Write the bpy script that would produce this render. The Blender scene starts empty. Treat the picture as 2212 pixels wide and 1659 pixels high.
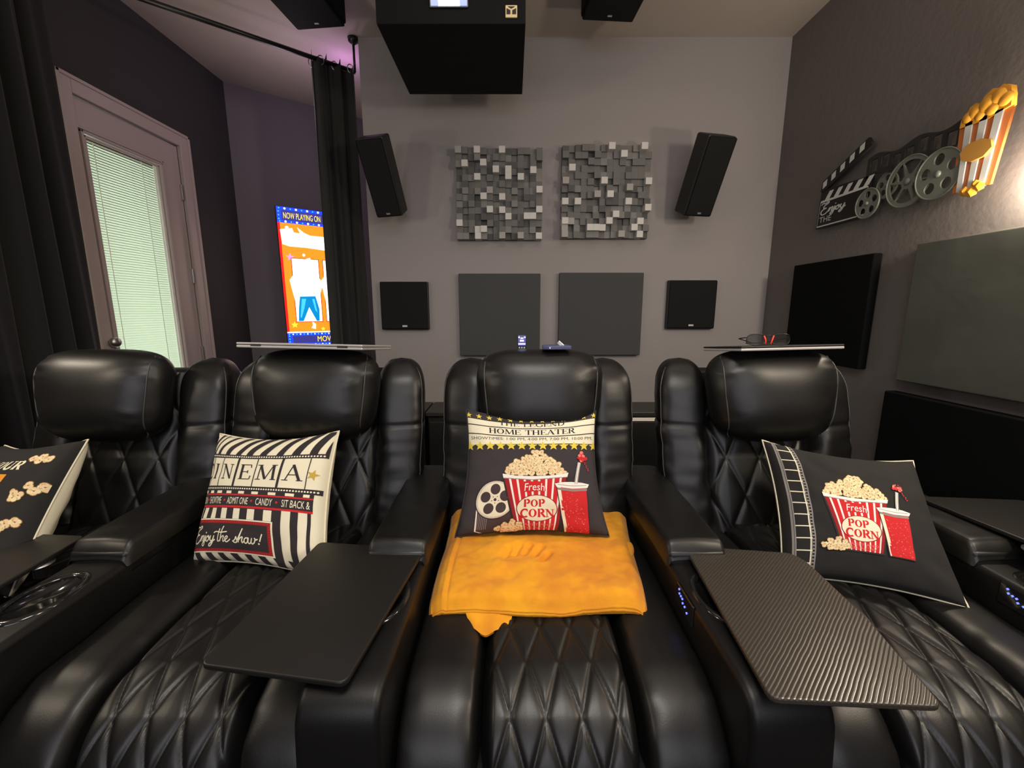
import bpy, bmesh, math, random
from mathutils import Vector, Matrix, noise
PI = math.pi; R = math.radians
rnd = random.Random(7)
S = bpy.context.scene; C = S.collection

# ---------------------------------------------------------------- camera
cd = bpy.data.cameras.new('camera'); cam = bpy.data.objects.new('camera', cd); C.objects.link(cam)
cam.location = (0, 0, 1.27); cam.rotation_euler = (R(90 - 9.95), 0, 0)
cd.sensor_width = 36; cd.lens = 900 / 2212 * 36; cd.clip_start = .02
S.camera = cam
S.view_settings.view_transform = 'Standard'; S.view_settings.look = 'None'
S.view_settings.gamma = 1; S.view_settings.use_curve_mapping = False
S.view_settings.exposure = 0.0
w = bpy.data.worlds.new('world'); S.world = w; w.use_nodes = True
w.node_tree.nodes['Background'].inputs[0].default_value = (.5, .55, .6, 1)
w.node_tree.nodes['Background'].inputs[1].default_value = .02

def lamp(name, kind, loc, power, col, size=.1, size_y=None, aim=None, spread=None, blend=None, angle=None):
    d = bpy.data.lights.new(name, kind); d.energy = power; d.color = col
    if kind == 'AREA':
        d.size = size
        if size_y: d.shape = 'RECTANGLE'; d.size_y = size_y
        if spread: d.spread = R(spread)
    else: d.shadow_soft_size = size
    if kind == 'SPOT': d.spot_size = R(angle or 100); d.spot_blend = blend or .6
    o = bpy.data.objects.new(name, d); C.objects.link(o); o.location = loc
    if aim: o.rotation_euler = (Vector(aim) - Vector(loc)).to_track_quat('-Z', 'Y').to_euler()
    return o
WARM = (1, .86, .67)
lamp('sconce_light', 'POINT', (1.755, 1.47, 1.72), 17, WARM, .05)
lamp('sconce_light', 'POINT', (1.60, .25, 1.95), 58, WARM, .14)
lamp('sconce_light', 'POINT', (-2.06, 1.22, 1.62), 13, WARM, .06)
lamp('sconce_light', 'POINT', (-1.95, .30, 1.75), 24, WARM, .12)
lamp('screen_light', 'AREA', (0, -2.3, 1.75), 34, (.95, .93, 1.0), 2.6, 1.4, aim=(0, 3, 1.3))
lamp('added_overhead_spot', 'SPOT', (.10, .0, 2.95), 168, (1, .95, .87), .45, aim=(.10, 1.0, .5), angle=125, blend=.9)  # added spot overhead, lifts the blanket, cushions and lower back wall
lamp('added_wall_fill', 'AREA', (.5, 1.55, 2.99), 4, (1, .90, .78), 2.2, .12, aim=(.5, 3.05, .9))  # added area light under the ceiling, only to brighten the back wall
lamp('led_strip_light', 'POINT', (-1.17, 3.28, 2.87), 1.1, (.8, .35, 1.0), .03)
lamp('alcove_light', 'POINT', (-1.40, 3.1, 2.6), 2.2, (1, .84, 1.0), .1)
lamp('porch_light', 'AREA', (-2.75, 2.6, 1.2), 17, (.93, 1.0, .90), .7, 2.2, aim=(-2.24, 2.6, 1.2))
lamp('projector_lamp', 'AREA', (-.27, 2.02, 2.63), .25, (.8, .85, 1.0), .12, aim=(-.27, 0, 2.3))

# ---------------------------------------------------------------- materials
def mat(name, col, rough=.6, metal=0, bump=None, emit=None, coat=0, sheen=0, vary=None, alpha=None, spec=.5, trans=0):
    m = bpy.data.materials.new(name); m.use_nodes = True; nt = m.node_tree; b = nt.nodes['Principled BSDF']
    b.inputs['Base Color'].default_value = (*col, 1); b.inputs['Roughness'].default_value = rough
    b.inputs['Metallic'].default_value = metal; b.inputs['Specular IOR Level'].default_value = spec
    b.inputs['Coat Weight'].default_value = coat; b.inputs['Coat Roughness'].default_value = .12
    b.inputs['Sheen Weight'].default_value = sheen; b.inputs['Transmission Weight'].default_value = trans
    if alpha is not None: b.inputs['Alpha'].default_value = alpha
    if emit: b.inputs['Emission Color'].default_value = (*emit[0], 1); b.inputs['Emission Strength'].default_value = emit[1]
    tc = nt.nodes.new('ShaderNodeTexCoord')
    if bump:
        n = nt.nodes.new('ShaderNodeTexNoise'); n.inputs['Scale'].default_value = bump[0]; n.inputs['Detail'].default_value = 4
        nt.links.new(tc.outputs['Object'], n.inputs['Vector'])
        bu = nt.nodes.new('ShaderNodeBump'); bu.inputs['Strength'].default_value = bump[1]; bu.inputs['Distance'].default_value = bump[2] if len(bump) > 2 else .002
        nt.links.new(n.outputs['Fac'], bu.inputs['Height']); nt.links.new(bu.outputs[0], b.inputs['Normal'])
    if vary:
        n = nt.nodes.new('ShaderNodeTexNoise'); n.inputs['Scale'].default_value = vary[0]; n.inputs['Detail'].default_value = 3
        nt.links.new(tc.outputs['Object'], n.inputs['Vector'])
        mx = nt.nodes.new('ShaderNodeMix'); mx.data_type = 'RGBA'
        mx.inputs[6].default_value = (*col, 1); mx.inputs[7].default_value = (*vary[1], 1)
        rp = nt.nodes.new('ShaderNodeMapRange'); rp.inputs[1].default_value = .38; rp.inputs[2].default_value = .62
        nt.links.new(n.outputs['Fac'], rp.inputs[0]); nt.links.new(rp.outputs[0], mx.inputs[0]); nt.links.new(mx.outputs[2], b.inputs['Base Color'])
    return m
def h(s, k=1.0):
    s = s.lstrip('#'); return tuple(k * ((int(s[i:i + 2], 16) / 255 + .055) / 1.055) ** 2.4 for i in (0, 2, 4))
M = dict(
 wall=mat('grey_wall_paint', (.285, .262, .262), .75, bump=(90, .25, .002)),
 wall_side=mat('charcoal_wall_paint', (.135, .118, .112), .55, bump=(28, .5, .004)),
 wall_left=mat('wall_paint_shaded', (.035, .031, .034), .8, bump=(60, .3, .002)),  # the left wall's shade is put into this near-black colour
 wall_alc=mat('alcove_wall_paint', (.15, .13, .15), .8, bump=(60, .3, .002)),
 ceil=mat('ceiling_paint', (.50, .43, .38), .85, bump=(60, .3, .002)),
 floor=mat('dark_carpet', (.03, .03, .035), 1, bump=(400, .8, .004)),
 leather=mat('black_leather', (.0045, .0042, .004), .41, bump=(420, .18, .0008), spec=.58),
 leather2=mat('black_leather_matte', (.004, .0037, .0037), .45, bump=(420, .2, .0008), spec=.4),
 pipe=mat('leather_piping', (.05, .047, .045), .4, spec=.6),
 plastic=mat('black_plastic', (.008, .008, .009), .35),
 gloss=mat('gloss_black_plastic', (.01, .01, .01), .12, coat=.6),
 matte=mat('matte_black', (.004, .004, .005), .75, spec=.2),
 speaker=mat('black_speaker_cloth', (.0075, .0075, .008), .85, bump=(900, .5, .001), spec=.25),
 vinyl=mat('black_vinyl', (.012, .012, .013), .5),
 panel=mat('grey_panel_fabric', (.058, .060, .063), .95, bump=(700, .6, .001)),
 rpanel=mat('dark_panel_fabric', (.0035, .004, .0042), .95, bump=(700, .6, .001), spec=.1),
 rpanel2=mat('grey_green_panel_fabric', (.085, .088, .075), .30, bump=(4, .25, .02), vary=(1.6, (.055, .055, .05))),
 metal=mat('satin_metal', (.55, .53, .5), .35, 1),
 silver=mat('silver_shell', (.55, .53, .52), .45, .4),
 badge=mat('silver_badge', (.7, .7, .7), .3, .8),
 gold=mat('gold_badge', (.75, .6, .35), .5, .3),
 door=mat('door_paint', (.46, .38, .36), .45, bump=(40, .1, .001)),
 slat=mat('blind_slat', (.75, .8, .7), .6),
 cord=mat('blind_cord', (.9, .95, .85), .6, emit=None),
 curtain=mat('black_velvet_curtain', (.007, .0066, .0066), .85, bump=(500, .4, .001), sheen=.12),
 cabinet=mat('dark_cabinet', (.012, .011, .010), .5), cabtop=mat('cabinet_top', (.030, .026, .024), .4),
 white=mat('white_strip', (.92, .88, .78), .4),
 cream=mat('cream_cloth', h('f0e8cc'), .9, bump=(600, .4, .0008)),
 ink=mat('charcoal_cloth', h('3a3538'), .9, bump=(600, .4, .0008)),
 inkd=mat('black_cloth', h('22201f'), .9, bump=(600, .4, .0008)),
 pblack=mat('print_black', h('2e282b'), .9), pcream=mat('print_cream', h('f2eace'), .9), pwhite=mat('print_white', h('f6f2ea'), .9),
 pyellow=mat('print_yellow', h('e6cf4a'), .9), pred=mat('print_red', h('cf2428'), .9), pred2=mat('print_dark_red', h('9c1c20'), .9),
 pcorn=mat('print_popcorn', h('f3e2b4'), .9), pcorn3=mat('print_popcorn_pink', h('efd0a4'), .9), pcorn2=mat('print_popcorn_shade', h('c9a561'), .9), pbrown=mat('print_brown', h('8a6a33'), .9),
 pgrey=mat('print_grey', h('8f8a86'), .9), preel=mat('print_reel', h('d8cbb8'), .9), pplum=mat('print_plum', h('4a3a3e'), .9), pgold=mat('print_gold', h('c9a94a'), .9), porange=mat('print_orange', h('e79a2c'), .9),
 ppink=mat('print_pink', h('f2837a'), .9),
 blanket=mat('mustard_fleece', h('f0a61a'), .9, bump=(260, .35, .002), sheen=.08, vary=(9, h('dc8c1c'))),
 tin=mat('galvanised_sign_metal', (.21, .225, .19), .5, .35), tind=mat('brown_tin', (.03, .028, .027), .55, .3),
 sblack=mat('sign_black', (.006, .006, .007), .5), swhite=mat('sign_white', (.62, .62, .60), .6),
 sorange=mat('sign_orange', h('d2783c'), .55), syellow=mat('sign_yellow', h('dd9a2e'), .6), sochre=mat('sign_ochre', h('c08a3c'), .6),
 led=mat('blue_led', (.1, .1, .5), .5, emit=((.10, .13, 1.0), 3)),
 lens=mat('projector_window', (.5, .6, 1), .2, emit=((.85, .9, 1.0), 9)), lens2=mat('projector_window_edge', (.1, .12, .3), .2, emit=((.35, .42, .9), 1.2)),
 scr_o=mat('screen_orange', (1, .3, .02), .5, emit=((1, .27, .015), 1.25)), scr_w=mat('screen_white', (1, 1, 1), .5, emit=((1, .95, .85), 2.4)),
 scr_b=mat('screen_blue', (0, .05, 1), .5, emit=((.01, .05, 1), 1.6)), scr_n=mat('screen_navy', (.05, .05, .3), .5, emit=((.04, .04, .25), 1.0)),
 scr_y=mat('screen_yellow', (1, .8, .1), .5, emit=((1, .75, .03), 1.4)), scr_r=mat('screen_red', (1, 0, 0), .5, emit=((1, .01, .01), 1.6)),
 scr_c=mat('screen_cyan', (.1, .7, 1), .5, emit=((.05, .5, .95), 1.3)), scr_d=mat('screen_dark_red', (.5, .02, .0), .5, emit=((.6, .02, .0), .8)),
 scr_j=mat('screen_denim', (.0, .3, .6), .5, emit=((.0, .22, .55), 1.2)), scr_p=mat('screen_pink', (1, .3, .8), .5, emit=((1, .3, .8), 1.3)),
 phone=mat('phone_screen', (.1, .1, .5), .4, emit=((.02, .02, .1), 1)), phonew=mat('phone_text', (1, 1, 1), .4, emit=((.8, .85, 1), 1.5)),
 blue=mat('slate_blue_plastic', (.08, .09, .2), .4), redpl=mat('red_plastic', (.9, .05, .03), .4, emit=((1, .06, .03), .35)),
 lensd=mat('dark_lens', (.02, .02, .02), .1, alpha=.55), glow=mat('lamp_shade', (1, .9, .7), .5, emit=(WARM, 3)),
)
# door glass: thin clear pane
gl = bpy.data.materials.new('clear_glass'); gl.use_nodes = True; nt = gl.node_tree; nt.nodes.clear()
o_ = nt.nodes.new('ShaderNodeOutputMaterial'); mx = nt.nodes.new('ShaderNodeMixShader'); t_ = nt.nodes.new('ShaderNodeBsdfTransparent'); g_ = nt.nodes.new('ShaderNodeBsdfGlossy'); g_.inputs['Roughness'].default_value = .05
mx.inputs[0].default_value = .06; nt.links.new(t_.outputs[0], mx.inputs[1]); nt.links.new(g_.outputs[0], mx.inputs[2]); nt.links.new(mx.outputs[0], o_.inputs[0]); M['glass'] = gl
# translucent blind slats
sl = M['slat'].node_tree; b_ = sl.nodes['Principled BSDF']; tr = sl.nodes.new('ShaderNodeBsdfTranslucent'); tr.inputs[0].default_value = (.75, .85, .68, 1)
mx = sl.nodes.new('ShaderNodeMixShader'); mx.inputs[0].default_value = .5; sl.links.new(b_.outputs[0], mx.inputs[1]); sl.links.new(tr.outputs[0], mx.inputs[2]); sl.links.new(mx.outputs[0], sl.nodes['Material Output'].inputs[0])
# tray: fine wavy ribs, reflected wall light lifted into the base colour
def tray_mat():
    m = mat('ribbed_tray_lit', (.045, .038, .031), .3, spec=.6); nt = m.node_tree; b = nt.nodes['Principled BSDF']
    tc = nt.nodes.new('ShaderNodeTexCoord'); mp = nt.nodes.new('ShaderNodeMapping'); mp.inputs['Rotation'].default_value = (0, 0, R(47))
    nt.links.new(tc.outputs['Object'], mp.inputs[0])
    wv = nt.nodes.new('ShaderNodeTexWave'); wv.inputs['Scale'].default_value = 46; wv.inputs['Distortion'].default_value = 1.5; wv.inputs['Detail'].default_value = 1.5; wv.inputs['Detail Scale'].default_value = .35
    nt.links.new(mp.outputs[0], wv.inputs[0])
    bu = nt.nodes.new('ShaderNodeBump'); bu.inputs['Strength'].default_value = .28; bu.inputs['Distance'].default_value = .0015
    nt.links.new(wv.outputs['Fac'], bu.inputs['Height']); nt.links.new(bu.outputs[0], b.inputs['Normal'])
    rr = nt.nodes.new('ShaderNodeMapRange'); rr.inputs[3].default_value = .2; rr.inputs[4].default_value = .4
    nt.links.new(wv.outputs['Fac'], rr.inputs[0]); nt.links.new(rr.outputs[0], b.inputs['Roughness'])
    return m
M['tray'] = tray_mat(); M['tray_dark'] = mat('tray_shaded', (.010, .009, .008), .42, bump=(700, .3, .0006), spec=.6)  # second is a darker copy of the tray, dark reflections put into its colour

# ---------------------------------------------------------------- helpers
def link(name, me, parent=None, smooth=False):
    o = bpy.data.objects.new(name, me); C.objects.link(o)
    if parent: o.parent = parent
    if smooth:
        for p in me.polygons: p.use_smooth = True
    return o
def obj(name, bm, m, parent=None, smooth=False):
    me = bpy.data.meshes.new(name); bm.normal_update(); bm.to_mesh(me); bm.free()
    for x in (m if isinstance(m, (list, tuple)) else [m]): me.materials.append(M[x] if isinstance(x, str) else x)
    return link(name, me, parent, smooth)
def tag(o, label, cat=None, group=None):
    o['label'] = label
    if cat: o['category'] = cat
    if group: o['group'] = group
    return o
def empty(name, loc, label, cat, group=None, rz=0, rot=None):
    o = bpy.data.objects.new(name, None); C.objects.link(o); o.location = loc; o.rotation_euler = rot or (0, 0, rz); o.empty_display_size = .05
    return tag(o, label, cat, group)
def struct(name, bm, m, parent=None):
    o = obj(name, bm, m, parent)
    if not parent: o['kind'] = 'structure'
    return o
def box(x0, x1, y0, y1, z0, z1, bevel=0, seg=2, bm=None):
    bm = bm or bmesh.new(); r = bmesh.ops.create_cube(bm, size=1)
    for v in r['verts']: v.co = Vector(((x0 + x1) / 2 + v.co.x * (x1 - x0), (y0 + y1) / 2 + v.co.y * (y1 - y0), (z0 + z1) / 2 + v.co.z * (z1 - z0)))
    if bevel:
        es = list({e for v in r['verts'] for e in v.link_edges}); bmesh.ops.bevel(bm, geom=es, offset=bevel, segments=seg, profile=.5, affect='EDGES')
    return bm
def xf(bm, mt): bmesh.ops.transform(bm, matrix=mt, verts=bm.verts); return bm
def tube(pts, r, n=8, bm=None, closed=False, caps=True):
    bm = bm or bmesh.new(); pts = [Vector(p) for p in pts]; rings = []; N = len(pts); up = None
    for i, p in enumerate(pts):
        t = (pts[(i + 1) % N] - pts[i - 1]) if closed else (pts[min(i + 1, N - 1)] - pts[max(i - 1, 0)])
        t.normalize()
        if up is None: up = t.orthogonal()
        s = t.cross(up).normalized(); up = s.cross(t).normalized()
        rr = r(i / (N - 1)) if callable(r) else r
        rings.append([bm.verts.new(p + (s * math.cos(2 * PI * k / n) + up * math.sin(2 * PI * k / n)) * rr) for k in range(n)])
    for i in range(N if closed else N - 1):
        a, b = rings[i], rings[(i + 1) % N]
        for k in range(n): bm.faces.new((a[k], a[(k + 1) % n], b[(k + 1) % n], b[k]))
    if caps and not closed: bm.faces.new(rings[0][::-1]); bm.faces.new(rings[-1])
    return bm
def grid(fn, nu, nv, bm=None, uu=(0, 1), vv=(0, 1), mi=0, flip=False):
    bm = bm or bmesh.new()
    vs = [[bm.verts.new(fn(uu[0] + (uu[1] - uu[0]) * i / nu, vv[0] + (vv[1] - vv[0]) * j / nv)) for j in range(nv + 1)] for i in range(nu + 1)]
    for i in range(nu):
        for j in range(nv):
            q = (vs[i][j], vs[i + 1][j], vs[i + 1][j + 1], vs[i][j + 1])
            f = bm.faces.new(q[::-1] if flip else q); f.material_index = mi; f.smooth = True
    return bm
def lathe(prof, n=24, bm=None, c=(0, 0, 0), sx=1, sy=1):
    bm = bm or bmesh.new(); rings = []
    for r, z in prof: rings.append([bm.verts.new((c[0] + r * sx * math.cos(2 * PI * k / n), c[1] + r * sy * math.sin(2 * PI * k / n), c[2] + z)) for k in range(n)])
    for a, b in zip(rings, rings[1:]):
        for k in range(n): bm.faces.new((a[k], a[(k + 1) % n], b[(k + 1) % n], b[k]))
    if prof[0][0] > 1e-6: bm.faces.new(rings[0][::-1])
    if prof[-1][0] > 1e-6: bm.faces.new(rings[-1])
    bmesh.ops.remove_doubles(bm, verts=bm.verts, dist=1e-6)
    return bm
def prism(loop, z0, z1, bevel=0, seg=2, bm=None):
    bm = bm or bmesh.new(); vs = [bm.verts.new((x, y, z0)) for x, y in loop]; f = bm.faces.new(vs)
    r = bmesh.ops.extrude_face_region(bm, geom=[f]); top = [v for v in r['geom'] if isinstance(v, bmesh.types.BMVert)]
    for v in top: v.co.z = z1
    bmesh.ops.recalc_face_normals(bm, faces=bm.faces)
    if bevel:
        es = [e for e in bm.edges if abs(e.verts[0].co.z - e.verts[1].co.z) < 1e-6]
        bmesh.ops.bevel(bm, geom=es, offset=bevel, segments=seg, profile=.5, affect='EDGES')
    return bm
def rounded(pts, r, n=5):
    out = []; N = len(pts)
    for i in range(N):
        p = Vector((*pts[i], 0)); a = (Vector((*pts[i - 1], 0)) - p); b = (Vector((*pts[(i + 1) % N], 0)) - p)
        rr = min(r, a.length * .45, b.length * .45); A = p + a.normalized() * rr; B = p + b.normalized() * rr
        for k in range(n + 1):
            t = k / n; q = A * (1 - t) ** 2 + p * 2 * t * (1 - t) + B * t * t; out.append((q.x, q.y))
    return out
def flat(loops, t, m, name, parent=None, mt=None):
    """filled 2D outline (holes allowed) extruded to thickness t; local xy, z up from 0"""
    cu = bpy.data.curves.new('outline', 'CURVE'); cu.dimensions = '2D'; cu.fill_mode = 'BOTH'; cu.extrude = t / 2
    for lp in loops:
        s = cu.splines.new('POLY'); s.points.add(len(lp) - 1); s.use_cyclic_u = True
        for i, (x, y) in enumerate(lp): s.points[i].co = (x, y, 0, 1)
    o = bpy.data.objects.new('outline', cu); C.objects.link(o)
    me = bpy.data.meshes.new_from_object(o.evaluated_get(bpy.context.evaluated_depsgraph_get())); bpy.data.objects.remove(o); bpy.data.curves.remove(cu)
    bm = bmesh.new(); bm.from_mesh(me); bpy.data.meshes.remove(me)
    for v in bm.verts: v.co.z += t / 2
    if mt is not None: xf(bm, mt)
    return obj(name, bm, m, parent)
def circ(cx, cy, r, n=24, ry=None, a0=0): return [(cx + r * math.cos(a0 + 2 * PI * k / n), cy + (ry or r) * math.sin(a0 + 2 * PI * k / n)) for k in range(n)]
def star(cx, cy, r, a0=PI / 2, n=5, k=.42): return [(cx + (r if i % 2 == 0 else r * k) * math.cos(a0 + PI * i / n), cy + (r if i % 2 == 0 else r * k) * math.sin(a0 + PI * i / n)) for i in range(2 * n)]
def smooth_line(pts, k=4):
    out = []; P = [pts[0]] + list(pts) + [pts[-1]]
    for i in range(1, len(P) - 2):
        for j in range(k):
            t = j / k; o = []
            for d in (0, 1):
                p0, p1, p2, p3 = P[i - 1][d], P[i][d], P[i + 1][d], P[i + 2][d]
                o.append(.5 * (2 * p1 + (p2 - p0) * t + (2 * p0 - 5 * p1 + 4 * p2 - p3) * t * t + (3 * p1 - p0 - 3 * p2 + p3) * t ** 3))
            out.append(tuple(o))
    out.append(pts[-1]); return out
def ribbon(pts, wd, sm=True, closed=False):
    """list of quads along a polyline"""
    if sm: pts = smooth_line(pts)
    if closed: pts = list(pts) + [pts[0]]
    L = []; N = len(pts)
    for i, p in enumerate(pts):
        a = pts[max(i - 1, 0)]; b = pts[min(i + 1, N - 1)]
        if closed and i in (0, N - 1): a, b = pts[-2], pts[1]
        dx, dy = b[0] - a[0], b[1] - a[1]; l = math.hypot(dx, dy) or 1
        ww = wd(i / (N - 1)) if callable(wd) else wd
        L.append(((p[0] - dy / l * ww / 2, p[1] + dx / l * ww / 2), (p[0] + dy / l * ww / 2, p[1] - dx / l * ww / 2)))
    return [[L[i][0], L[i][1], L[i + 1][1], L[i + 1][0]] for i in range(N - 1)]
_tc = {}
def text_polys(s, shear=0):
    """outline text -> list of polygons in unit-height space, and its width"""
    if (s, shear) in _tc: return _tc[(s, shear)]
    cu = bpy.data.curves.new('txt', 'FONT'); cu.body = s; cu.resolution_u = 3; cu.shear = shear
    o = bpy.data.objects.new('txt', cu); C.objects.link(o)
    me = bpy.data.meshes.new_from_object(o.evaluated_get(bpy.context.evaluated_depsgraph_get())); bpy.data.objects.remove(o); bpy.data.curves.remove(cu)
    xs = [v.co.x for v in me.vertices]; ys = [v.co.y for v in me.vertices]; x0, x1, y0, y1 = min(xs), max(xs), min(ys), max(ys)
    out = [[((me.vertices[i].co.x - x0) / (x1 - x0), (me.vertices[i].co.y - y0) / (y1 - y0)) for i in p.vertices] for p in me.polygons]
    bpy.data.meshes.remove(me); _tc[(s, shear)] = out; return out
# serif alphabet: (advance width, strokes) with K = thick, N = thin
def _arc(cx, cy, rx, ry, a0, a1, n=12): return [(cx + rx * math.cos(R(a0 + (a1 - a0) * i / n)), cy + ry * math.sin(R(a0 + (a1 - a0) * i / n))) for i in range(n + 1)]
SERIF = {
 'I': (.36, [('K', [(.18, 0), (.18, 1)])], [(.18, 0), (.18, 1)]),
 'T': (.68, [('K', [(.34, 0), (.34, 1)]), ('N', [(.02, .98), (.66, .98)]), ('N', [(.04, .98), (.03, .76)]), ('N', [(.64, .98), (.65, .76)])], [(.34, 0)]),
 'H': (.8, [('K', [(.16, 0), (.16, 1)]), ('K', [(.64, 0), (.64, 1)]), ('N', [(.16, .5), (.64, .5)])], [(.16, 0), (.16, 1), (.64, 0), (.64, 1)]),
 'E': (.66, [('K', [(.16, 0), (.16, 1)]), ('N', [(.04, .98), (.58, .98)]), ('N', [(.16, .5), (.46, .5)]), ('N', [(.04, .02), (.6, .02)]), ('N', [(.58, .98), (.6, .78)]), ('N', [(.6, .02), (.63, .24)]), ('N', [(.46, .4), (.46, .6)])], []),
 'L': (.6, [('K', [(.16, 0), (.16, 1)]), ('N', [(.04, .02), (.55, .02)]), ('N', [(.55, .02), (.58, .25)])], [(.16, 1)]),
 'N': (.8, [('N', [(.14, 0), (.14, 1)]), ('K', [(.14, .98), (.66, .02)]), ('N', [(.66, 0), (.66, 1)])], [(.14, 0), (.1, 1), (.66, 1)]),
 'M': (.96, [('N', [(.12, 0), (.16, 1)]), ('K', [(.16, .98), (.47, .04)]), ('N', [(.47, .04), (.78, .98)]), ('K', [(.8, 1), (.84, 0)])], [(.12, 0), (.14, 1), (.84, 0), (.82, 1)]),
 'A': (.8, [('N', [(.1, 0), (.4, 1)]), ('K', [(.38, 1), (.7, 0)]), ('N', [(.22, .36), (.58, .36)])], [(.1, 0), (.7, 0)]),
 'O': (.8, [('O', None)], []),
 'R': (.74, [('K', [(.16, 0), (.16, 1)]), ('N', [(.04, .98), (.36, .98)]), ('K', _arc(.36, .75, .2, .23, 90, -90)), ('N', [(.16, .52), (.36, .52)]), ('K', [(.36, .52), (.66, .02)])], [(.16, 0), (.66, 0)]),
 'P': (.66, [('K', [(.16, 0), (.16, 1)]), ('N', [(.04, .98), (.36, .98)]), ('K', _arc(.36, .74, .2, .24, 90, -90)), ('N', [(.16, .5), (.36, .5)])], [(.16, 0)]),
 'D': (.8, [('K', [(.16, 0), (.16, 1)]), ('N', [(.04, .98), (.36, .98)]), ('N', [(.04, .02), (.36, .02)]), ('K', _arc(.34, .5, .34, .48, 90, -90))], []),
 'C': (.72, [('K', _arc(.42, .5, .33, .48, 50, 310, 18)), ('N', [(.64, .98), (.64, .68)])], []),
 'G': (.8, [('K', _arc(.42, .5, .33, .48, 50, 330, 18)), ('N', [(.64, .98), (.64, .68)]), ('K', [(.68, .1), (.68, .44)])], [(.68, .44)]),
 'Y': (.76, [('K', [(.1, 1), (.38, .5)]), ('N', [(.66, 1), (.38, .5)]), ('K', [(.38, .5), (.38, 0)])], [(.1, 1), (.66, 1), (.38, 0)]),
 'U': (.8, [('K', [(.16, 1), (.16, .35)]), ('K', _arc(.39, .33, .23, .31, 180, 360)), ('N', [(.62, .35), (.62, 1)])], [(.16, 1), (.62, 1)]),
 ' ': (.4, [], [])}
def serif_polys(s, K=.13, N=.05, sl=0):
    out = []; x = 0
    for ch in s:
        wd, st, sf = SERIF[ch]
        for kind, pts in st:
            if kind == 'O':
                o1 = circ(.4, .5, .36, 20, .5); i1 = circ(.4, .5, .36 - K, 20, .5 - N)
                ps = [[o1[i], o1[(i + 1) % 20], i1[(i + 1) % 20], i1[i]] for i in range(20)]
            else: ps = ribbon(pts, K if kind == 'K' else N, sm=False)
            out += [[(x + a, b) for a, b in p] for p in ps]
        for a, b in sf:
            yy = min(max(b, N / 2), 1 - N / 2); out.append([(x + a - .13, yy - N / 2), (x + a + .13, yy - N / 2), (x + a + .13, yy + N / 2), (x + a - .13, yy + N / 2)])
        x += wd
    return [[((a + sl * b) / x, b) for a, b in p] for p in out]

class Print:
    """flat artwork in (u,v), later laid on a surface as a thin layer of ink"""
    def __init__(s, f=None): s.items = []; s.f = f or (lambda x, y: (x, y)); s.z = 0
    def poly(s, pts, m, dz=1):
        s.items.append(([s.f(*p) for p in pts], m, s.z)); 
    def polys(s, L, m):
        for p in L: s.poly(p, m)
    def up(s): s.z += 1
    def rect(s, x0, y0, x1, y1, m): s.poly([(x0, y0), (x1, y0), (x1, y1), (x0, y1)], m)
    def place(s, L, x0, y0, x1, y1, m, bend=0):
        s.polys([[(x0 + (x1 - x0) * a, y0 + (y1 - y0) * b + bend * (1 - (2 * a - 1) ** 2)) for a, b in p] for p in L], m)
    def build(s, name, surf, parent, cuts=None, lim=.985, step=.0002, base=.0008):
        mats = []; bm = bmesh.new()
        lay = bm.verts.layers.float.new('lay')
        for ii, (pts, m, z) in enumerate(s.items):
            q = []
            for p in pts:
                if not q or (abs(p[0] - q[-1][0]) + abs(p[1] - q[-1][1])) > 1e-7: q.append(p)
            if len(q) > 2 and abs(q[0][0] - q[-1][0]) + abs(q[0][1] - q[-1][1]) < 1e-7: q.pop()
            if len(q) < 3: continue
            if m not in mats: mats.append(m)
            vs = [bm.verts.new((a, b, 0)) for a, b in q]
            for v in vs: v[lay] = z + (ii % 40) * .012
            try: f = bm.faces.new(vs)
            except ValueError: continue
            f.material_index = mats.index(m)
        big = [f for f in bm.faces if len(f.verts) > 4]
        bmesh.ops.triangulate(bm, faces=big)
        if lim:
            for n_, c_ in (((1, 0, 0), (lim, 0, 0)), ((-1, 0, 0), (-lim, 0, 0)), ((0, 1, 0), (0, lim, 0)), ((0, -1, 0), (0, -lim, 0))):
                bmesh.ops.bisect_plane(bm, geom=bm.verts[:] + bm.edges[:] + bm.faces[:], plane_co=c_, plane_no=n_, clear_outer=True)
        if cuts:
            for k in range(1, cuts):
                c = -1 + 2 * k / cuts
                for n_, c_ in (((1, 0, 0), (c, 0, 0)), ((0, 1, 0), (0, c, 0))):
                    bmesh.ops.bisect_plane(bm, geom=bm.verts[:] + bm.edges[:] + bm.faces[:], plane_co=c_, plane_no=n_)
        for v in bm.verts: v.co = surf(v.co.x, v.co.y, base + step * v[lay])
        bmesh.ops.recalc_face_normals(bm, faces=bm.faces) if False else None
        return obj(name, bm, mats, parent)

# ---------------------------------------------------------------- room
XL, XR, YB, ZC = -2.24, 1.82, 3.05, 3.02
A0 = Vector((-2.24, 3.585)); AD = Vector((.8044, .594))            # angled alcove wall
struct('floor', box(-3.2, 2.0, -2.6, 4.6, -.05, 0), 'floor')
struct('ceiling', box(-3.2, 2.0, -2.6, 4.8, ZC, ZC + .05), 'ceil')
struct('wall_back', box(-1.0, XR, YB, YB + .12, 0, ZC), 'wall')
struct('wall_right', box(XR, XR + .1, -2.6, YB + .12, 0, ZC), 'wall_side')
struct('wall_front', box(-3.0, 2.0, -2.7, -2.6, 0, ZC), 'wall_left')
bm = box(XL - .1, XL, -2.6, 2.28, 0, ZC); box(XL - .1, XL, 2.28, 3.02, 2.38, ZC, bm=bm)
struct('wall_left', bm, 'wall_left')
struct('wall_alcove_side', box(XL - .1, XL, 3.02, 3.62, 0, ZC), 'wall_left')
aw = box(0, 1.75, 0, .08, 0, ZC); xf(aw, Matrix.Translation((A0.x, A0.y, 0)) @ Matrix.Rotation(math.atan2(AD.y, AD.x), 4, 'Z'))
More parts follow.
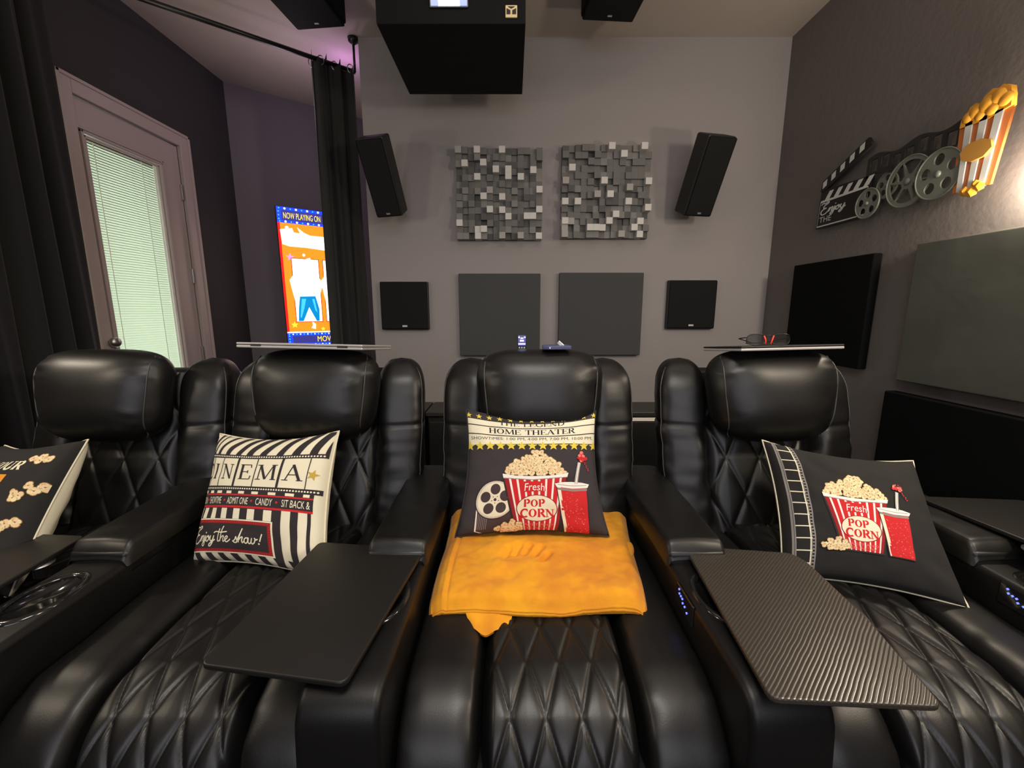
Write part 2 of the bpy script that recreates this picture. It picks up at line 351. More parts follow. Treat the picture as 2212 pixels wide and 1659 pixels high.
struct('wall_alcove', aw, 'wall_alc')
struct('wall_alcove_return', box(-1.0, -.9, YB + .12, 4.75, 0, ZC), 'wall_alc')

# door on the left wall
dr = bpy.data.objects.new('door_1', None); C.objects.link(dr); dr.location = (XL, 2.65, 0); dr['kind'] = 'structure'
dr['label'] = 'pale painted exterior door with a tall glass lite and closed white blinds'
y0, y1, zt = 2.25 - 2.65, 3.104 - 2.65, 2.44
bm = box(-.005, .022, y0, y0 + .075, 0, zt, .004); box(-.005, .022, y1 - .085, y1, 0, zt, .004, bm=bm); box(-.005, .022, y0 + .075, y1 - .085, zt - .085, zt, .004, bm=bm)
box(.016, .03, y0, y0 + .018, 0, zt, .003, bm=bm); box(.016, .03, y1 - .018, y1, 0, zt, .003, bm=bm); box(.016, .03, y0, y1, zt - .018, zt, .003, bm=bm)
obj('casing', bm, 'door', dr)
gy0, gy1, gz0, gz1 = 2.374 - 2.65, 2.821 - 2.65, .35, 2.163
bm = box(-.04, -.004, y0 + .075, gy0 - .02, .01, zt - .09); box(-.04, -.004, gy1 + .02, y1 - .088, .01, zt - .09, bm=bm)
box(-.04, -.004, gy0 - .02, gy1 + .02, gz1 + .02, zt - .09, bm=bm); box(-.04, -.004, gy0 - .02, gy1 + .02, .01, gz0 - .02, bm=bm)
leaf = obj('door_leaf', bm, 'door', dr)
bm = bmesh.new()
for k, (e, t) in enumerate(((.05, .010), (.032, .018), (.014, .009))):
    a, b, c, d = gy0 - e, gy1 + e, gz0 - e, gz1 + e; w_ = .013
    box(-.006, t, a, a + w_, c, d, .003, bm=bm); box(-.006, t, b - w_, b, c, d, .003, bm=bm); box(-.006, t, a, b, d - w_, d, .003, bm=bm); box(-.006, t, a, b, c, c + w_, .003, bm=bm)
obj('lite_frame', bm, 'door', leaf)
obj('glass_pane', box(-.012, -.010, gy0 - .01, gy1 + .01, gz0, gz1), 'glass', leaf)
bm = bmesh.new(); z = gz0 + .01
while z < gz1 - .01:
    for q in (0,):
        for (xa, za), (xb, zb) in (((-.016, -.0068), (-.0185, 0)), ((-.0185, 0), (-.0245, .0070))):
            v = [bm.verts.new(p) for p in ((xa, gy0, z + za), (xa, gy1, z + za), (xb, gy1, z + zb), (xb, gy0, z + zb))]; bm.faces.new(v)
    z += .0145
bl = obj('blind_slats', bm, 'slat', leaf); bl['kind'] = 'stuff'
bm = bmesh.new()
for y in (gy0 + .055, gy1 - .095): tube([(-.0135, y, gz0), (-.0135, y, gz1)], .0022, 5, bm)
tube([(-.0135, gy1 - .006, gz0), (-.0135, gy1 - .006, gz1)], .004, 5, bm); tube([(-.0135, gy0, gz1 - .006), (-.0135, gy1, gz1 - .006)], .005, 5, bm)
obj('blind_cords', bm, 'cord', leaf)
bm = lathe([(0, 0), (.03, 0), (.03, .006), (.012, .012), (.012, .035), (.026, .045), (.03, .058), (.022, .07), (0, .073)], 20)
xf(bm, Matrix.Translation((-.004, 2.30 - 2.65 + .005, 1.10)) @ Matrix.Rotation(R(90), 4, 'Y')); obj('door_knob', bm, 'metal', leaf, True)
for z in (2.06, 1.51, .97): obj('hinge', box(-.006, .012, y1 - .105, y1 - .088, z - .05, z + .05, .003), 'metal', dr)
obj('threshold_backing', box(-.75, -.70, -.8, .8, 0, 2.6), 'wall_alc', dr)

# ---------------------------------------------------------------- curtains and rod
RA, RB = Vector((-2.16, 2.171, 2.82)), Vector((-1.035, 3.06, 2.82))
rd = empty('curtain_rod', RB, 'slim black curtain rod running diagonally under the ceiling across the alcove', 'curtain rod')
def loc(p, o): return Vector(p) - o.location
obj('rod', tube([loc(RA, rd), loc(RB, rd)], .0135, 10), 'plastic', rd, True)
bm = tube([(0, 0, 0), (0, 0, .17)], .008, 8); lathe([(0, 0), (.035, 0), (.032, -.02), (.012, -.035), (.008, -.04)], 16, bm, (0, 0, .198)); obj('ceiling_bracket', bm, 'plastic', rd, True)
def curtain(name, label, base, d, n, length, z0, z1, amp, waves, bulge=0, seed=0, wavey_top=0):
    """cloth hanging along direction d from base; returns object"""
    base = Vector(base); d = Vector(d).normalized(); nn = Vector((-d.y, d.x, 0))
    o = empty(name, (base.x, base.y, 0), label, 'curtain')
    def f(u, v, off=0):
        ph = u * waves * 2 * PI + seed; k = .45 + .55 * v if False else 1
        a = amp * math.sin(ph + .35 * math.sin(3 * v + seed)) * (1 - .25 * v) + amp * .3 * math.sin(2.3 * ph + 1 + v)
        zz = z0 + (z1 - z0) * v
        if v > .92: zz += ((v - .92) / .08) ** 2 * wavey_top * (math.sin(ph * 1.0 + .8) * .5 + .3 * math.sin(2.1 * ph))
        p = d * (length * (u - .5) * (1 + .06 * (1 - v)) + .3 * amp * math.cos(ph)) + nn * (a + off) + Vector((0, 0, zz))
        return p
    bm = grid(lambda u, v: f(u, v), n, 40); grid(lambda u, v: f(u, v, -.004), n, 40, bm, flip=True)
    obj('cloth', bm, 'curtain', o, True); return o, f
co, cf = curtain('curtain', 'bunched black floor length curtain at the end of the back wall', (-1.150, 2.995, 0), (.80, .60, 0), 110, .275, .03, 2.84, .05, 3.2, seed=.6, wavey_top=.05)
for u in (.05, .2, .36, .51, .67, .83):
    p = cf(u, .975); p.z = 2.815; obj('grommet', tube([p + Vector((.018 * math.cos(a) * .8, .018 * math.cos(a) * .6, .026 * math.sin(a))) for a in [2 * PI * k / 14 for k in range(14)]], .003, 6, closed=True), 'metal', co, True)
curtain('curtain', 'tall black curtain with deep folds beside the door at the left edge', (-2.10, 1.82, 0), (-.16, 1, 0), 120, .62, .02, 2.95, .045, 4.6, seed=2.2)

# ---------------------------------------------------------------- lit poster screen on the alcove wall
ang = math.atan2(AD.y, AD.x); sd = .28; sp = A0 + AD * sd
ps = empty('poster_display', (sp.x + AD.y * .004, sp.y - AD.x * .004, .957), 'glowing vertical poster screen headed NOW PLAYING ON, on the alcove wall', 'screen', rz=ang)
SW, SH = .66, 1.188
obj('housing', box(-.004, SW + .004, -.028, 0, -.004, SH + .004, .002), 'plastic', ps)
pr = Print()
pr.rect(0, 0, SW, SH, 'scr_r'); pr.up(); pr.rect(.018, .12, SW - .018, SH - .13, 'scr_o')
pr.rect(0, SH - .13, SW, SH, 'scr_b'); pr.rect(0, 0, SW, .12, 'scr_b'); pr.up()
pr.rect(.035, SH - .108, SW - .035, SH - .026, 'scr_n'); pr.rect(.04, .026, SW - .04, .092, 'scr_n'); pr.rect(.0, .118, SW, .128, 'scr_w')
for k in range(15):
    x = .02 + k * (SW - .04) / 14
    for y in (SH - .013, SH - .119): pr.poly(circ(x, y, .0085 if k % 2 else .006, 8), 'scr_w' if k % 2 else 'scr_c')
for k in range(22):
    x = .015 + k * (SW - .03) / 21
    for y in (.012, .106): pr.poly(circ(x, y, .006, 8), 'scr_w' if k % 2 else 'scr_c')
for y in (.04, .065, .09, SH - .04, SH - .07, SH - .1): pr.poly(circ(.015, y, .006, 8), 'scr_c')
pr.up(); pr.place(text_polys('NOW PLAYING ON'), .05, SH - .094, .345, SH - .044, 'scr_y'); pr.place(text_polys('MOVIE'), .245, .034, .40, .084, 'scr_y')
# blown-out white lettering slab, star sparks, two framed figures in jeans
pr.poly([(.015, 1.0), (.11, 1.02), (.12, .985), (.17, .98), (.15, 1.03), (.20, .99), (.25, .97), (.34, .97), (.60, .96), (.62, .86), (.42, .85), (.2, .865), (.08, .865), (.025, .88)], 'scr_w')
pr.poly(circ(.07, 1.02, .014, 8), 'scr_w'); pr.poly(circ(.185, .80, .012, 8), 'scr_w'); pr.poly(star(.075, .775, .035), 'scr_p'); pr.poly(star(.065, .19, .03), 'scr_y'); pr.poly([(.2, .16), (.235, .15), (.225, .19), (.24, .195), (.21, .22), (.215, .185)], 'scr_w'); pr.poly(star(.30, .15, .02), 'scr_y')
for x0 in (.085, .34):
    pr.rect(x0 - .006, .214, x0 + .22, .771, 'scr_d')
pr.up()
for x0 in (.085, .34):
    pr.rect(x0, .22, x0 + .214, .765, 'scr_w')
for x0 in (.085, .34):
    pr.poly([(x0 - .03, .58), (x0 + .03, .66), (x0 + .04, .74), (x0 + .15, .78), (x0 + .18, .66), (x0 + .24, .56), (x0 + .2, .42), (x0, .4)], 'scr_w')
pr.up()
for x0, k in ((.095, 1), (.35, 1)):
    pr.poly([(x0 + .03, .44), (x0 + .16, .445), (x0 + .185, .33), (x0 + .18, .222), (x0 + .155, .222), (x0 + .10, .345), (x0 + .045, .222), (x0 + .005, .222), (x0 + .015, .34)], 'scr_j')
    pr.up()
    pr.poly([(x0 + .045, .42), (x0 + .08, .42), (x0 + .06, .34), (x0 + .03, .25), (x0 + .022, .26)], 'scr_c'); pr.poly([(x0 + .13, .42), (x0 + .15, .42), (x0 + .165, .30), (x0 + .15, .32)], 'scr_c')
pr.build('screen_picture', lambda x, y, k: Vector((x, -.0285 - k, y)), ps, lim=None, step=.0003, base=.0006)

# ---------------------------------------------------------------- ceiling things
pb = empty('projector_box', (-.275, 2.4, ZC), 'big black box hanging from the ceiling, with a glowing projector window', 'projector box')
obj('housing', box(-.325, .335, -.31, .30, -.50, 0, .003), 'matte', pb)
fw = box(-.087, .083, -.318, -.306, -.44, -.30, .003); obj('window_bezel', fw, 'gloss', pb)
for a, b, m in ((-.048, .046, 'lens'), (-.08, -.05, 'lens2'), (.048, .078, 'lens2')): obj('window_glass', box(a, b, -.3195, -.317, -.435, -.305), m, pb)
bd = bmesh.new(); box(.246, .298, -.316, -.309, -.478, -.43, .002, bm=bd); bdo = obj('badge', bd, 'gold', pb)
pr = Print(); pr.poly([(.251, .035), (.268, .027), (.268, .012), (.251, .012)], 'sblack'); pr.poly([(.293, .035), (.276, .027), (.276, .012), (.293, .012)], 'sblack'); pr.poly([(.255, .042), (.289, .042), (.272, .033)], 'sblack')
pr.build('badge_mark', lambda x, y, k: Vector((x, -.3165 - k, -.478 + y)), bdo, lim=None)
def ceiling_speaker(x, y, rz, label):
    o = empty('ceiling_speaker', (x, y, ZC), label, 'speaker', 'ceiling speakers', rz=rz)
    obj('cabinet', box(-.15, .15, -.22, .22, -.15, 0, .012), 'speaker', o)
    obj('grille', box(-.143, .143, -.213, .213, -.165, -.15, .008), 'speaker', o); obj('badge', box(-.012, .012, .16, .17, -.168, -.164), 'badge', o)
ceiling_speaker(-1.11, 2.48, R(-6), 'black box speaker on the ceiling left of the projector box'); ceiling_speaker(.545, 2.42, R(4), 'black box speaker on the ceiling right of the projector box')

# ---------------------------------------------------------------- wall speakers
def tower(tl, tr, bl, br, label):
    tl, tr, bl, br = map(Vector, (tl, tr, bl, br)); c = (tl + tr + bl + br) / 4
    u = ((tr - tl) + (br - bl)).normalized(); v = ((tl - bl) + (tr - br)); v = (v - u * v.dot(u)).normalized(); n = u.cross(v)  # toward viewer?
    if n.y > 0: n = -n
    W = ((tr - tl).length + (br - bl).length) / 2; Hh = ((tl - bl).length + (tr - br).length) / 2
    o = empty('wall_speaker', c, label, 'speaker', 'angled wall speakers'); o.matrix_world = Matrix.Translation(c) @ Matrix((u, v, u.cross(v))).transposed().to_4x4()
    s = 1 if u.cross(v).dot(n) > 0 else -1
    bm = box(-W / 2, W / 2, -Hh / 2, Hh / 2, min(0, -s * .13), max(0, -s * .13), .012)
    obj('cabinet', bm, 'vinyl', o)
    obj('grille', box(-W / 2 + .006, W / 2 - .006, -Hh / 2 + .006, Hh / 2 - .006, min(0, s * .012), max(0, s * .012), .01, 3), 'speaker', o)
    obj('badge', box(-.012, .012, -Hh / 2 + .02, -Hh / 2 + .03, s * .010 if s > 0 else -.0145, .0145 if s > 0 else -.010), 'badge', o)
    a = Vector((0, 0, -s * .12)); q = o.matrix_world.inverted() @ Vector((c.x, YB - .004, c.z))
    bm = tube([a, q], .018, 10); obj('bracket', bm, 'plastic', o, True)
    return o
f = 2.64 / 2.85
tower((-.985 * f, 2.64, 1.27 + 1.067 * f), (-.81 * f, 2.62, 1.27 + 1.075 * f), (-.881, 2.85, 1.861), (-.703, 2.83, 1.872), 'tall black speaker angled on the back wall left, beside the curtain')
tower((1.205 * f, 2.62, 1.27 + 1.085 * f), (1.405 * f, 2.66, 1.27 + 1.088 * f), (1.129, 2.83, 1.872), (1.318, 2.87, 1.872), 'tall black speaker angled on the back wall right, near the corner')
def square_speaker(x0, x1, z0, z1, label):
    o = empty('surround_speaker', ((x0 + x1) / 2, YB, (z0 + z1) / 2), label, 'speaker', 'small square wall speakers'); a, b = (x1 - x0) / 2, (z1 - z0) / 2
    obj('cabinet', box(-a, a, -.04, 0, -b, b, .006), 'vinyl', o); obj('grille', box(-a + .004, a - .004, -.052, -.04, -b + .004, b - .004, .008), 'speaker', o)
    obj('badge', box(-.018, .018, -.056, -.052, -b + .018, -b + .032, .002), 'badge', o)
square_speaker(-.933, -.594, 1.138, 1.473, 'small square black speaker on the back wall, left of the grey panels'); square_speaker(1.104, 1.446, 1.144, 1.483, 'small square black speaker on the back wall, right of the grey panels')
def fabric_panel(name, x0, x1, z0, z1, label):
    tag(obj(name, box(x0, x1, YB - .045, YB, z0, z1, .006, 3), 'panel'), label, 'panel', 'grey panels on the back wall')
fabric_panel('acoustic_panel', -.376, .20, .95, 1.528, 'flat grey square fabric panel under the left wood block panel'); fabric_panel('acoustic_panel', .333, .925, .954, 1.534, 'flat grey square fabric panel under the right wood block panel')

# ---------------------------------------------------------------- block diffusers (each block a part)
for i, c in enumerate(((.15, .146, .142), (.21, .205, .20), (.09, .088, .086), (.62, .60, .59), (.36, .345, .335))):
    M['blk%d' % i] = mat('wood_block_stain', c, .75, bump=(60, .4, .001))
cubes = []
for i in range(5):
    bm = box(-.5, .5, -1, 0, -.5, .5); me = bpy.data.meshes.new('block'); bm.to_mesh(me); bm.free(); me.materials.append(M['blk%d' % i]); cubes.append(me)
def diffuser(x0, x1, z0, z1, org, cell, lights, label, seed):
    r = random.Random(seed); N = 14; o = empty('block_diffuser', ((x0 + x1) / 2, YB, (z0 + z1) / 2), label, 'wall panel', 'wood block panels')
    obj('backing', box(-(x1 - x0) / 2, (x1 - x0) / 2, -.012, 0, -(z1 - z0) / 2, (z1 - z0) / 2), 'blk2', o)
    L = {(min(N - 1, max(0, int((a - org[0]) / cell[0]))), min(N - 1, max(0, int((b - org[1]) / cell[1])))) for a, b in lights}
    cw, ch = (x1 - x0) / N, (z1 - z0) / N
    for i in range(N):
        for j in range(N):
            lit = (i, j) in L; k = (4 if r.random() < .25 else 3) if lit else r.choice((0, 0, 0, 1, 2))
            b = bpy.data.objects.new('block', cubes[k]); C.objects.link(b); b.parent = o
            d = r.choice((.085, .10)) if lit else r.choice((.025, .04, .04, .055, .055, .07))
            b.scale = (cw * .985, d, ch * .985); b.location = (-(x1 - x0) / 2 + cw * (i + .5), -.01, (z1 - z0) / 2 - ch * (j + .5))
    return o
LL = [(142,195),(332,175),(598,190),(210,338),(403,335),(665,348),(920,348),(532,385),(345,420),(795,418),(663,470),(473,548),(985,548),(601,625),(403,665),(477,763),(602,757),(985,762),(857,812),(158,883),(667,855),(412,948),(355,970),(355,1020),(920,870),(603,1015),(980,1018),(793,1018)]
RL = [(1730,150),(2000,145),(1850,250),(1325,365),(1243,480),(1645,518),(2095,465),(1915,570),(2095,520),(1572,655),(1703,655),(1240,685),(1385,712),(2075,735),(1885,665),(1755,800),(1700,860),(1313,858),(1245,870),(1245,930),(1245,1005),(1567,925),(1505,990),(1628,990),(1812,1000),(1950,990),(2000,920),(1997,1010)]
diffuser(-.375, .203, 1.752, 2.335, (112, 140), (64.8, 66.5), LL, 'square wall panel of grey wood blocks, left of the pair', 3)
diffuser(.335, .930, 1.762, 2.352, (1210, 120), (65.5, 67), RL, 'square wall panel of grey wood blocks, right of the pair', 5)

# ---------------------------------------------------------------- right wall panels
def rpanel(name, ya, yb, z0, z1, t, m, label):
    tag(obj(name, box(XR - t, XR - .002, ya, yb, z0, z1, .006, 3), m), label, 'panel')
rpanel('acoustic_panel', 2.12, 2.71, .975, 1.55, .045, 'rpanel', 'square black fabric panel on the right wall near the corner')
rpanel('acoustic_panel', .85, 1.90, .955, 1.56, .05, 'rpanel2', 'large grey-green sheen panel on the right wall at the picture edge')
rpanel('bass_trap', .55, 1.935, .02, .90, .06, 'rpanel', 'wide low black fabric panel on the right wall under the grey-green one')

# ---------------------------------------------------------------- wall signs (local x = towards the room's front, y = up)
SM = Matrix(((0, 0, -1, 0), (-1, 0, 0, 0), (0, 1, 0, 0), (0, 0, 0, 1)))      # sign plane -> right wall
def wl(y, z): return (-(y), z)
SC = [[(325,1215),(345,1200),(370,1207),(395,1195),(405,1202),(395,1215),(370,1225),(352,1245),(360,1260),(385,1262)],[(385,1262),(350,1270),(330,1290),(330,1315),(350,1330),(380,1320),(405,1298)],[(405,1298),(420,1266),(410,1312)],[(412,1300),(430,1275),(445,1268),(448,1278),(438,1300),(442,1312),(455,1300)],[(455,1300),(472,1266),(455,1330),(440,1345),(428,1340),(435,1325),(470,1305),(482,1298)],[(500,1270),(485,1280),(480,1300),(490,1312),(508,1300),(515,1280),(505,1268),(502,1278),(518,1286),(530,1275)],[(532,1266),(525,1295),(535,1308),(550,1300),(565,1266)],[(565,1266),(548,1320),(530,1345),(515,1345),(520,1330),(560,1305),(575,1295)],[(565,1247),(590,1236),(640,1241),(705,1234)],[(628,1212),(605,1290),(610,1310),(630,1300)],[(668,1192),(650,1230),(632,1310)],[(638,1290),(660,1270),(675,1270),(668,1295),(672,1310),(688,1300)],[(688,1298),(710,1285),(715,1272),(705,1268),(692,1280),(692,1300),(705,1312),(730,1300),(742,1288)],[(765,1305),(790,1290),(800,1268),(806,1285),(810,1300),(800,1312),(780,1310),(775,1302)],[(808,1298),(825,1270),(852,1204),(842,1230),(820,1310)],[(828,1290),(848,1270),(860,1270),(853,1295),(858,1310),(872,1298)],[(895,1270),(880,1280),(876,1300),(888,1312),(905,1300),(910,1280),(898,1268)],[(905,1275),(915,1272),(912,1300),(922,1312),(938,1300),(946,1270),(940,1300),(952,1312),(970,1298),(978,1275),(970,1268),(985,1280),(1000,1272)],[(1037,1232),(1016,1290)]]
# clapper board
cb = empty('clapper_sign', (XR - .02, 2.40, 1.75), 'metal clapperboard wall sign lettered Enjoy THE, leftmost on the right wall', 'sign')
def P_(o, pts): return [(-(y - o.location.y), z - o.location.z) for y, z in pts]
SL = lambda o, z=0: SM @ Matrix.Translation((0, 0, z))
flat([P_(cb, [(2.575, 1.742), (2.21, 1.742), (2.215, 1.935), (2.56, 1.955)])], .012, 'sblack', 'board', cb, SL(cb))
pr = Print(); 
fr = [(2.565, 1.752), (2.225, 1.752), (2.23, 1.885), (2.555, 1.885)]
pr.polys(ribbon(P_(cb, fr), .007, False, True), 'swhite')
arm = flat([P_(cb, [(2.565, 1.945), (2.555, 2.00), (2.265, 2.125), (2.235, 2.08), (2.53, 1.945)])], .014, 'sblack', 'clapper_stick', cb, SL(cb, .002))
for k in range(5):
    y = 2.525 - k * .066; pr.poly(P_(cb, [(y, 1.893), (y - .034, 1.893), (y - .062, 1.935), (y - .03, 1.935)]), 'swhite')
pr.rect(*P_(cb, [(2.555, 1.887)])[0], *P_(cb, [(2.235, 1.893)])[0], 'swhite')
q0, q1 = P_(cb, [(2.55, 1.806), (2.36, 1.878)])
for st in SC[:8] + [[(470, 1238), (478, 1244)]]: pr.polys([[(q0[0] + (q1[0] - q0[0]) * (a - 320) / 260, q0[1] + (q1[1] - q0[1]) * (1345 - b) / 150) for a, b in p] for p in ribbon(st, 13)], 'swhite')
pr.place(text_polys('THE'), *P_(cb, [(2.55, 1.772)])[0], *P_(cb, [(2.46, 1.802)])[0], 'swhite')
pr.build('white_lettering', lambda x, y, k: SM @ Vector((x, y, .0125 + k)), cb, lim=None)
pr = Print(); 
for k in range(5):
    t0, t1 = k * .205 + .02, k * .205 + .125
    a = lambda t, s: (2.555 + (2.265 - 2.555) * t - (.018 if s else 0) * 0, 1.955 + (2.085 - 1.955) * t + (.035 if s else 0))
    pr = Print(); pr.poly(P_(cb, [a(t0, 0), a(t1, 0), a(t1, 1), a(t0, 1)]), 'swhite'); pr.build('white_bar', lambda x, y, k: SM @ Vector((x, y, .0165 + k)), arm, lim=None)
# film strip
fs = empty('film_strip_sign', (XR - .02, 2.03, 1.95), 'dark metal film strip wall sign behind the reels', 'sign')
NY = 24; top = []; bot = []
for k in range(NY + 1):
    y = 2.255 + (1.80 - 2.255) * k / NY; wz = .012 * math.sin(k * .55); top.append((y, 2.018 + wz)); bot.append((y, 1.925 + wz))
holes = []
for k in range(7):
    y = 2.235 - k * .062; wz = .012 * math.sin((k * .062 + .02) / .455 * NY * .55); holes.append(P_(fs, [(y, 1.942 + wz), (y - .042, 1.942 + wz), (y - .042, 2.0 + wz), (y, 2.0 + wz)]))
flat([P_(fs, top + bot[::-1])] + holes, .008, 'tind', 'strip', fs, SL(fs, .004)); 
# reels
def reel(c, r, holes, nh, spoke, label, z):
    o = empty('film_reel_sign', (XR - .02, c[0], c[1]), label, 'sign', 'film reel signs')
    lp = [circ(0, 0, r, 40)]
    for k in range(nh):
        a = 2 * PI * k / nh + .4
        if spoke:
            seg = [(r * .84 * math.cos(a + t), r * .84 * math.sin(a + t)) for t in [-.5 + i / 8 for i in range(9)]] + [(r * .30 * math.cos(a + t), r * .30 * math.sin(a + t)) for t in (.3, 0, -.3)]
            lp.append(seg)
        else: lp.append(circ(r * .60 * math.cos(a), r * .60 * math.sin(a), r * holes, 18))
    lp.append(circ(0, 0, r * .06, 10))
    flat(lp, .006, 'tin', 'disc', o, SL(o, z))
    rim = bmesh.new(); tube([(r * math.cos(2 * PI * k / 40), r * math.sin(2 * PI * k / 40), .006) for k in range(40)], .0035, 6, rim, closed=True); xf(rim, SL(o, z)); obj('rim', rim, 'tin', o, True)
    hb = lathe([(r * .14, 0), (r * .14, .006), (r * .07, .01), (0, .01)], 16); xf(hb, SL(o, z + .005)); obj('hub', hb, 'tin', o, True)
reel((2.212, 1.80), .070, .24, 5, False, 'small grey metal film reel sign at the lower corner of the clapperboard', .016)
reel((2.125, 1.862), .058, .24, 5, False, 'smallest grey film reel sign, tucked behind the others', .002)
reel((2.008, 1.845), .108, .24, 6, True, 'spoked grey metal film reel sign in the middle of the reels', .010)
reel((1.862, 1.832), .098, .23, 5, False, 'large grey film reel sign with round holes beside the popcorn sign', .018)
# popcorn box sign
pc = empty('popcorn_sign', (XR - .02, 1.72, 1.72), 'orange and white striped popcorn box wall sign at the right end', 'sign')
def bx_(y, z): return P_(pc, [(y, z)])[0]
T0, T1, B0, B1 = (1.805, 1.985), (1.625, 1.985), (1.790, 1.735), (1.655, 1.735)
lerp = lambda a, b, t: (a[0] + (b[0] - a[0]) * t, a[1] + (b[1] - a[1]) * t)
n = 7
for k in range(n):
    a, b = k / n, (k + 1) / n; e = .006 if k % 2 else 0
    q = [lerp(T0, T1, a), lerp(T0, T1, b), lerp(B0, B1, b), lerp(B0, B1, a)]
    q[0] = (q[0][0], q[0][1] + e); q[1] = (q[1][0], q[1][1] + e)
    flat([P_(pc, q)], .016 if k % 2 else .010, 'sorange' if k % 2 == 0 else 'swhite', 'stripe', pc, SL(pc, .012))
blob = [(1.80, 1.98), (1.798, 2.01), (1.782, 2.022), (1.772, 2.045), (1.752, 2.052), (1.738, 2.04), (1.725, 2.062), (1.70, 2.078), (1.68, 2.07), (1.665, 2.076), (1.64, 2.06), (1.632, 2.03), (1.628, 1.99), (1.70, 1.975)]
flat([P_(pc, blob)], .02, 'syellow', 'popcorn_top', pc, SL(pc, .008))
bm = bmesh.new()
for q in ((1.775, 2.01, .022), (1.75, 2.02, .025), (1.71, 2.03, .03), (1.675, 2.04, .028), (1.65, 2.02, .025), (1.69, 2.005, .024), (1.73, 2.0, .02)):
    r_ = bmesh.ops.create_icosphere(bm, subdivisions=2, radius=q[2]); 
    for v in r_['verts']: v.co = Vector((v.co.x + -(q[0] - 1.72), v.co.y + q[1] - 1.72, v.co.z * .5 + .025))
xf(bm, SM); obj('popcorn_kernels', bm, 'syellow', pc, True)
flat([P_(pc, [(1.715 + .058 * math.cos(t), 1.872 + .038 * math.sin(t)) for t in [2 * PI * k / 8 + .2 for k in range(8)]])], .012, 'sochre', 'label_patch', pc, SL(pc, .026))
bm = bmesh.new()
for q in ((1.735, 1.73, .02), (1.71, 1.722, .022), (1.685, 1.735, .02), (1.70, 1.748, .016)):
    r_ = bmesh.ops.create_icosphere(bm, subdivisions=1, radius=q[2])
    for v in r_['verts']: v.co = Vector((v.co.x + -(q[0] - 1.72), v.co.y + q[1] - 1.72, v.co.z * .6 + .03))
xf(bm, SM); obj('loose_kernels', bm, 'syellow', pc)
# ---------------------------------------------------------------- low cabinets behind the seats
def cabinet(x0, x1, label, strip):
    o = empty('low_cabinet', ((x0 + x1) / 2, 2.88, 0), label, 'cabinet', 'low cabinets behind the seats'); a = (x1 - x0) / 2
    obj('body', box(-a, a, -.13, .15, 0, .565, .003), 'cabinet', o); obj('top', box(-a - .01, a + .01, -.155, .165, .57, .60, .004), 'cabtop', o)
    d = obj('door', box(-a + .01, a - .01, -.148, -.13, .03, .53, .003), 'cabinet', o)
    if strip: obj('light_strip', box(-a + .005, a - .005, -.152, -.13, .536, .558, .002), 'white', o)
    hx = (1.05 - (x0 + x1) / 2) if strip else a - .05
    bm = box(hx - .014, hx + .014, -.158, -.148, .475, .503, .004); box(hx - .006, hx + .006, -.1595, -.1575, .483, .495, bm=bm); obj('latch', bm, 'badge' if strip else 'cabinet', d)
cabinet(-.98, -.60, 'dark low cabinet behind the left seats, leftmost of the row', False); cabinet(-.57, .62, 'long dark low cabinet behind the middle recliner', False); cabinet(.66, 1.50, 'dark low cabinet with a pale strip and bright latch, behind the right seats', True)

# ---------------------------------------------------------------- recliners
YC = 1.10
def path_seat(s):
    """seat top profile: s metres from the back; returns (y, z, normal) in chair space"""
    L1 = .635
    if s < L1: return 1.46 - s - YC, .475 + .012 * math.sin(PI * s / L1), Vector((0, 0, 1))
    a = (s - L1) / .17
    if a < PI / 2: return (1.46 - L1 - .17 * math.sin(a)) - YC, .475 - .17 * (1 - math.cos(a)), Vector((0, -math.sin(a), math.cos(a)))
    return 1.29 - L1 - YC, .305 - (s - L1 - .17 * PI / 2), Vector((0, -1, 0))
SEATLEN = .635 + .17 * PI / 2 + .28
def quilt(a, b, px, pz, depth):
    u = a / px + b / pz; v = a / px - b / pz
    d = min(abs(u - round(u)), abs(v - round(v)))
    return depth * (1 - math.exp(-(d / .075) ** 1.2)) + depth * .35 * (min(d, .5) * 2) ** .8 
def sweep(x0, x1, th, fn_path, L, nx, ns, disp=None, crown=.02, s0=0, name='', roll=.045, mt='leather', parent=None, power=4):
    def f(u, v):
        x = x0 + (x1 - x0) * u; s = s0 + (L - s0) * v; y, z, n = fn_path(s)
        e = 2 * u - 1; hh = crown * (1 - abs(e) ** power * 1.0) - roll * max(0, abs(e) - .82) ** 2 / .0324
        if disp: hh += disp(x, s, e)
        xx = x - (x1 - x0) * .0 
        return Vector((xx, y, z)) + n * hh
    bm = grid(f, nx, ns, flip=True)
    return obj(name, bm, mt, parent, True)
def wr(x, s, e, amt=.004, sc=14, seed=0):
    k = max(0, abs(e) - .45) / .55
    return amt * k * noise.noise(Vector((x * 7 + seed, s * sc * 1.8, seed)))
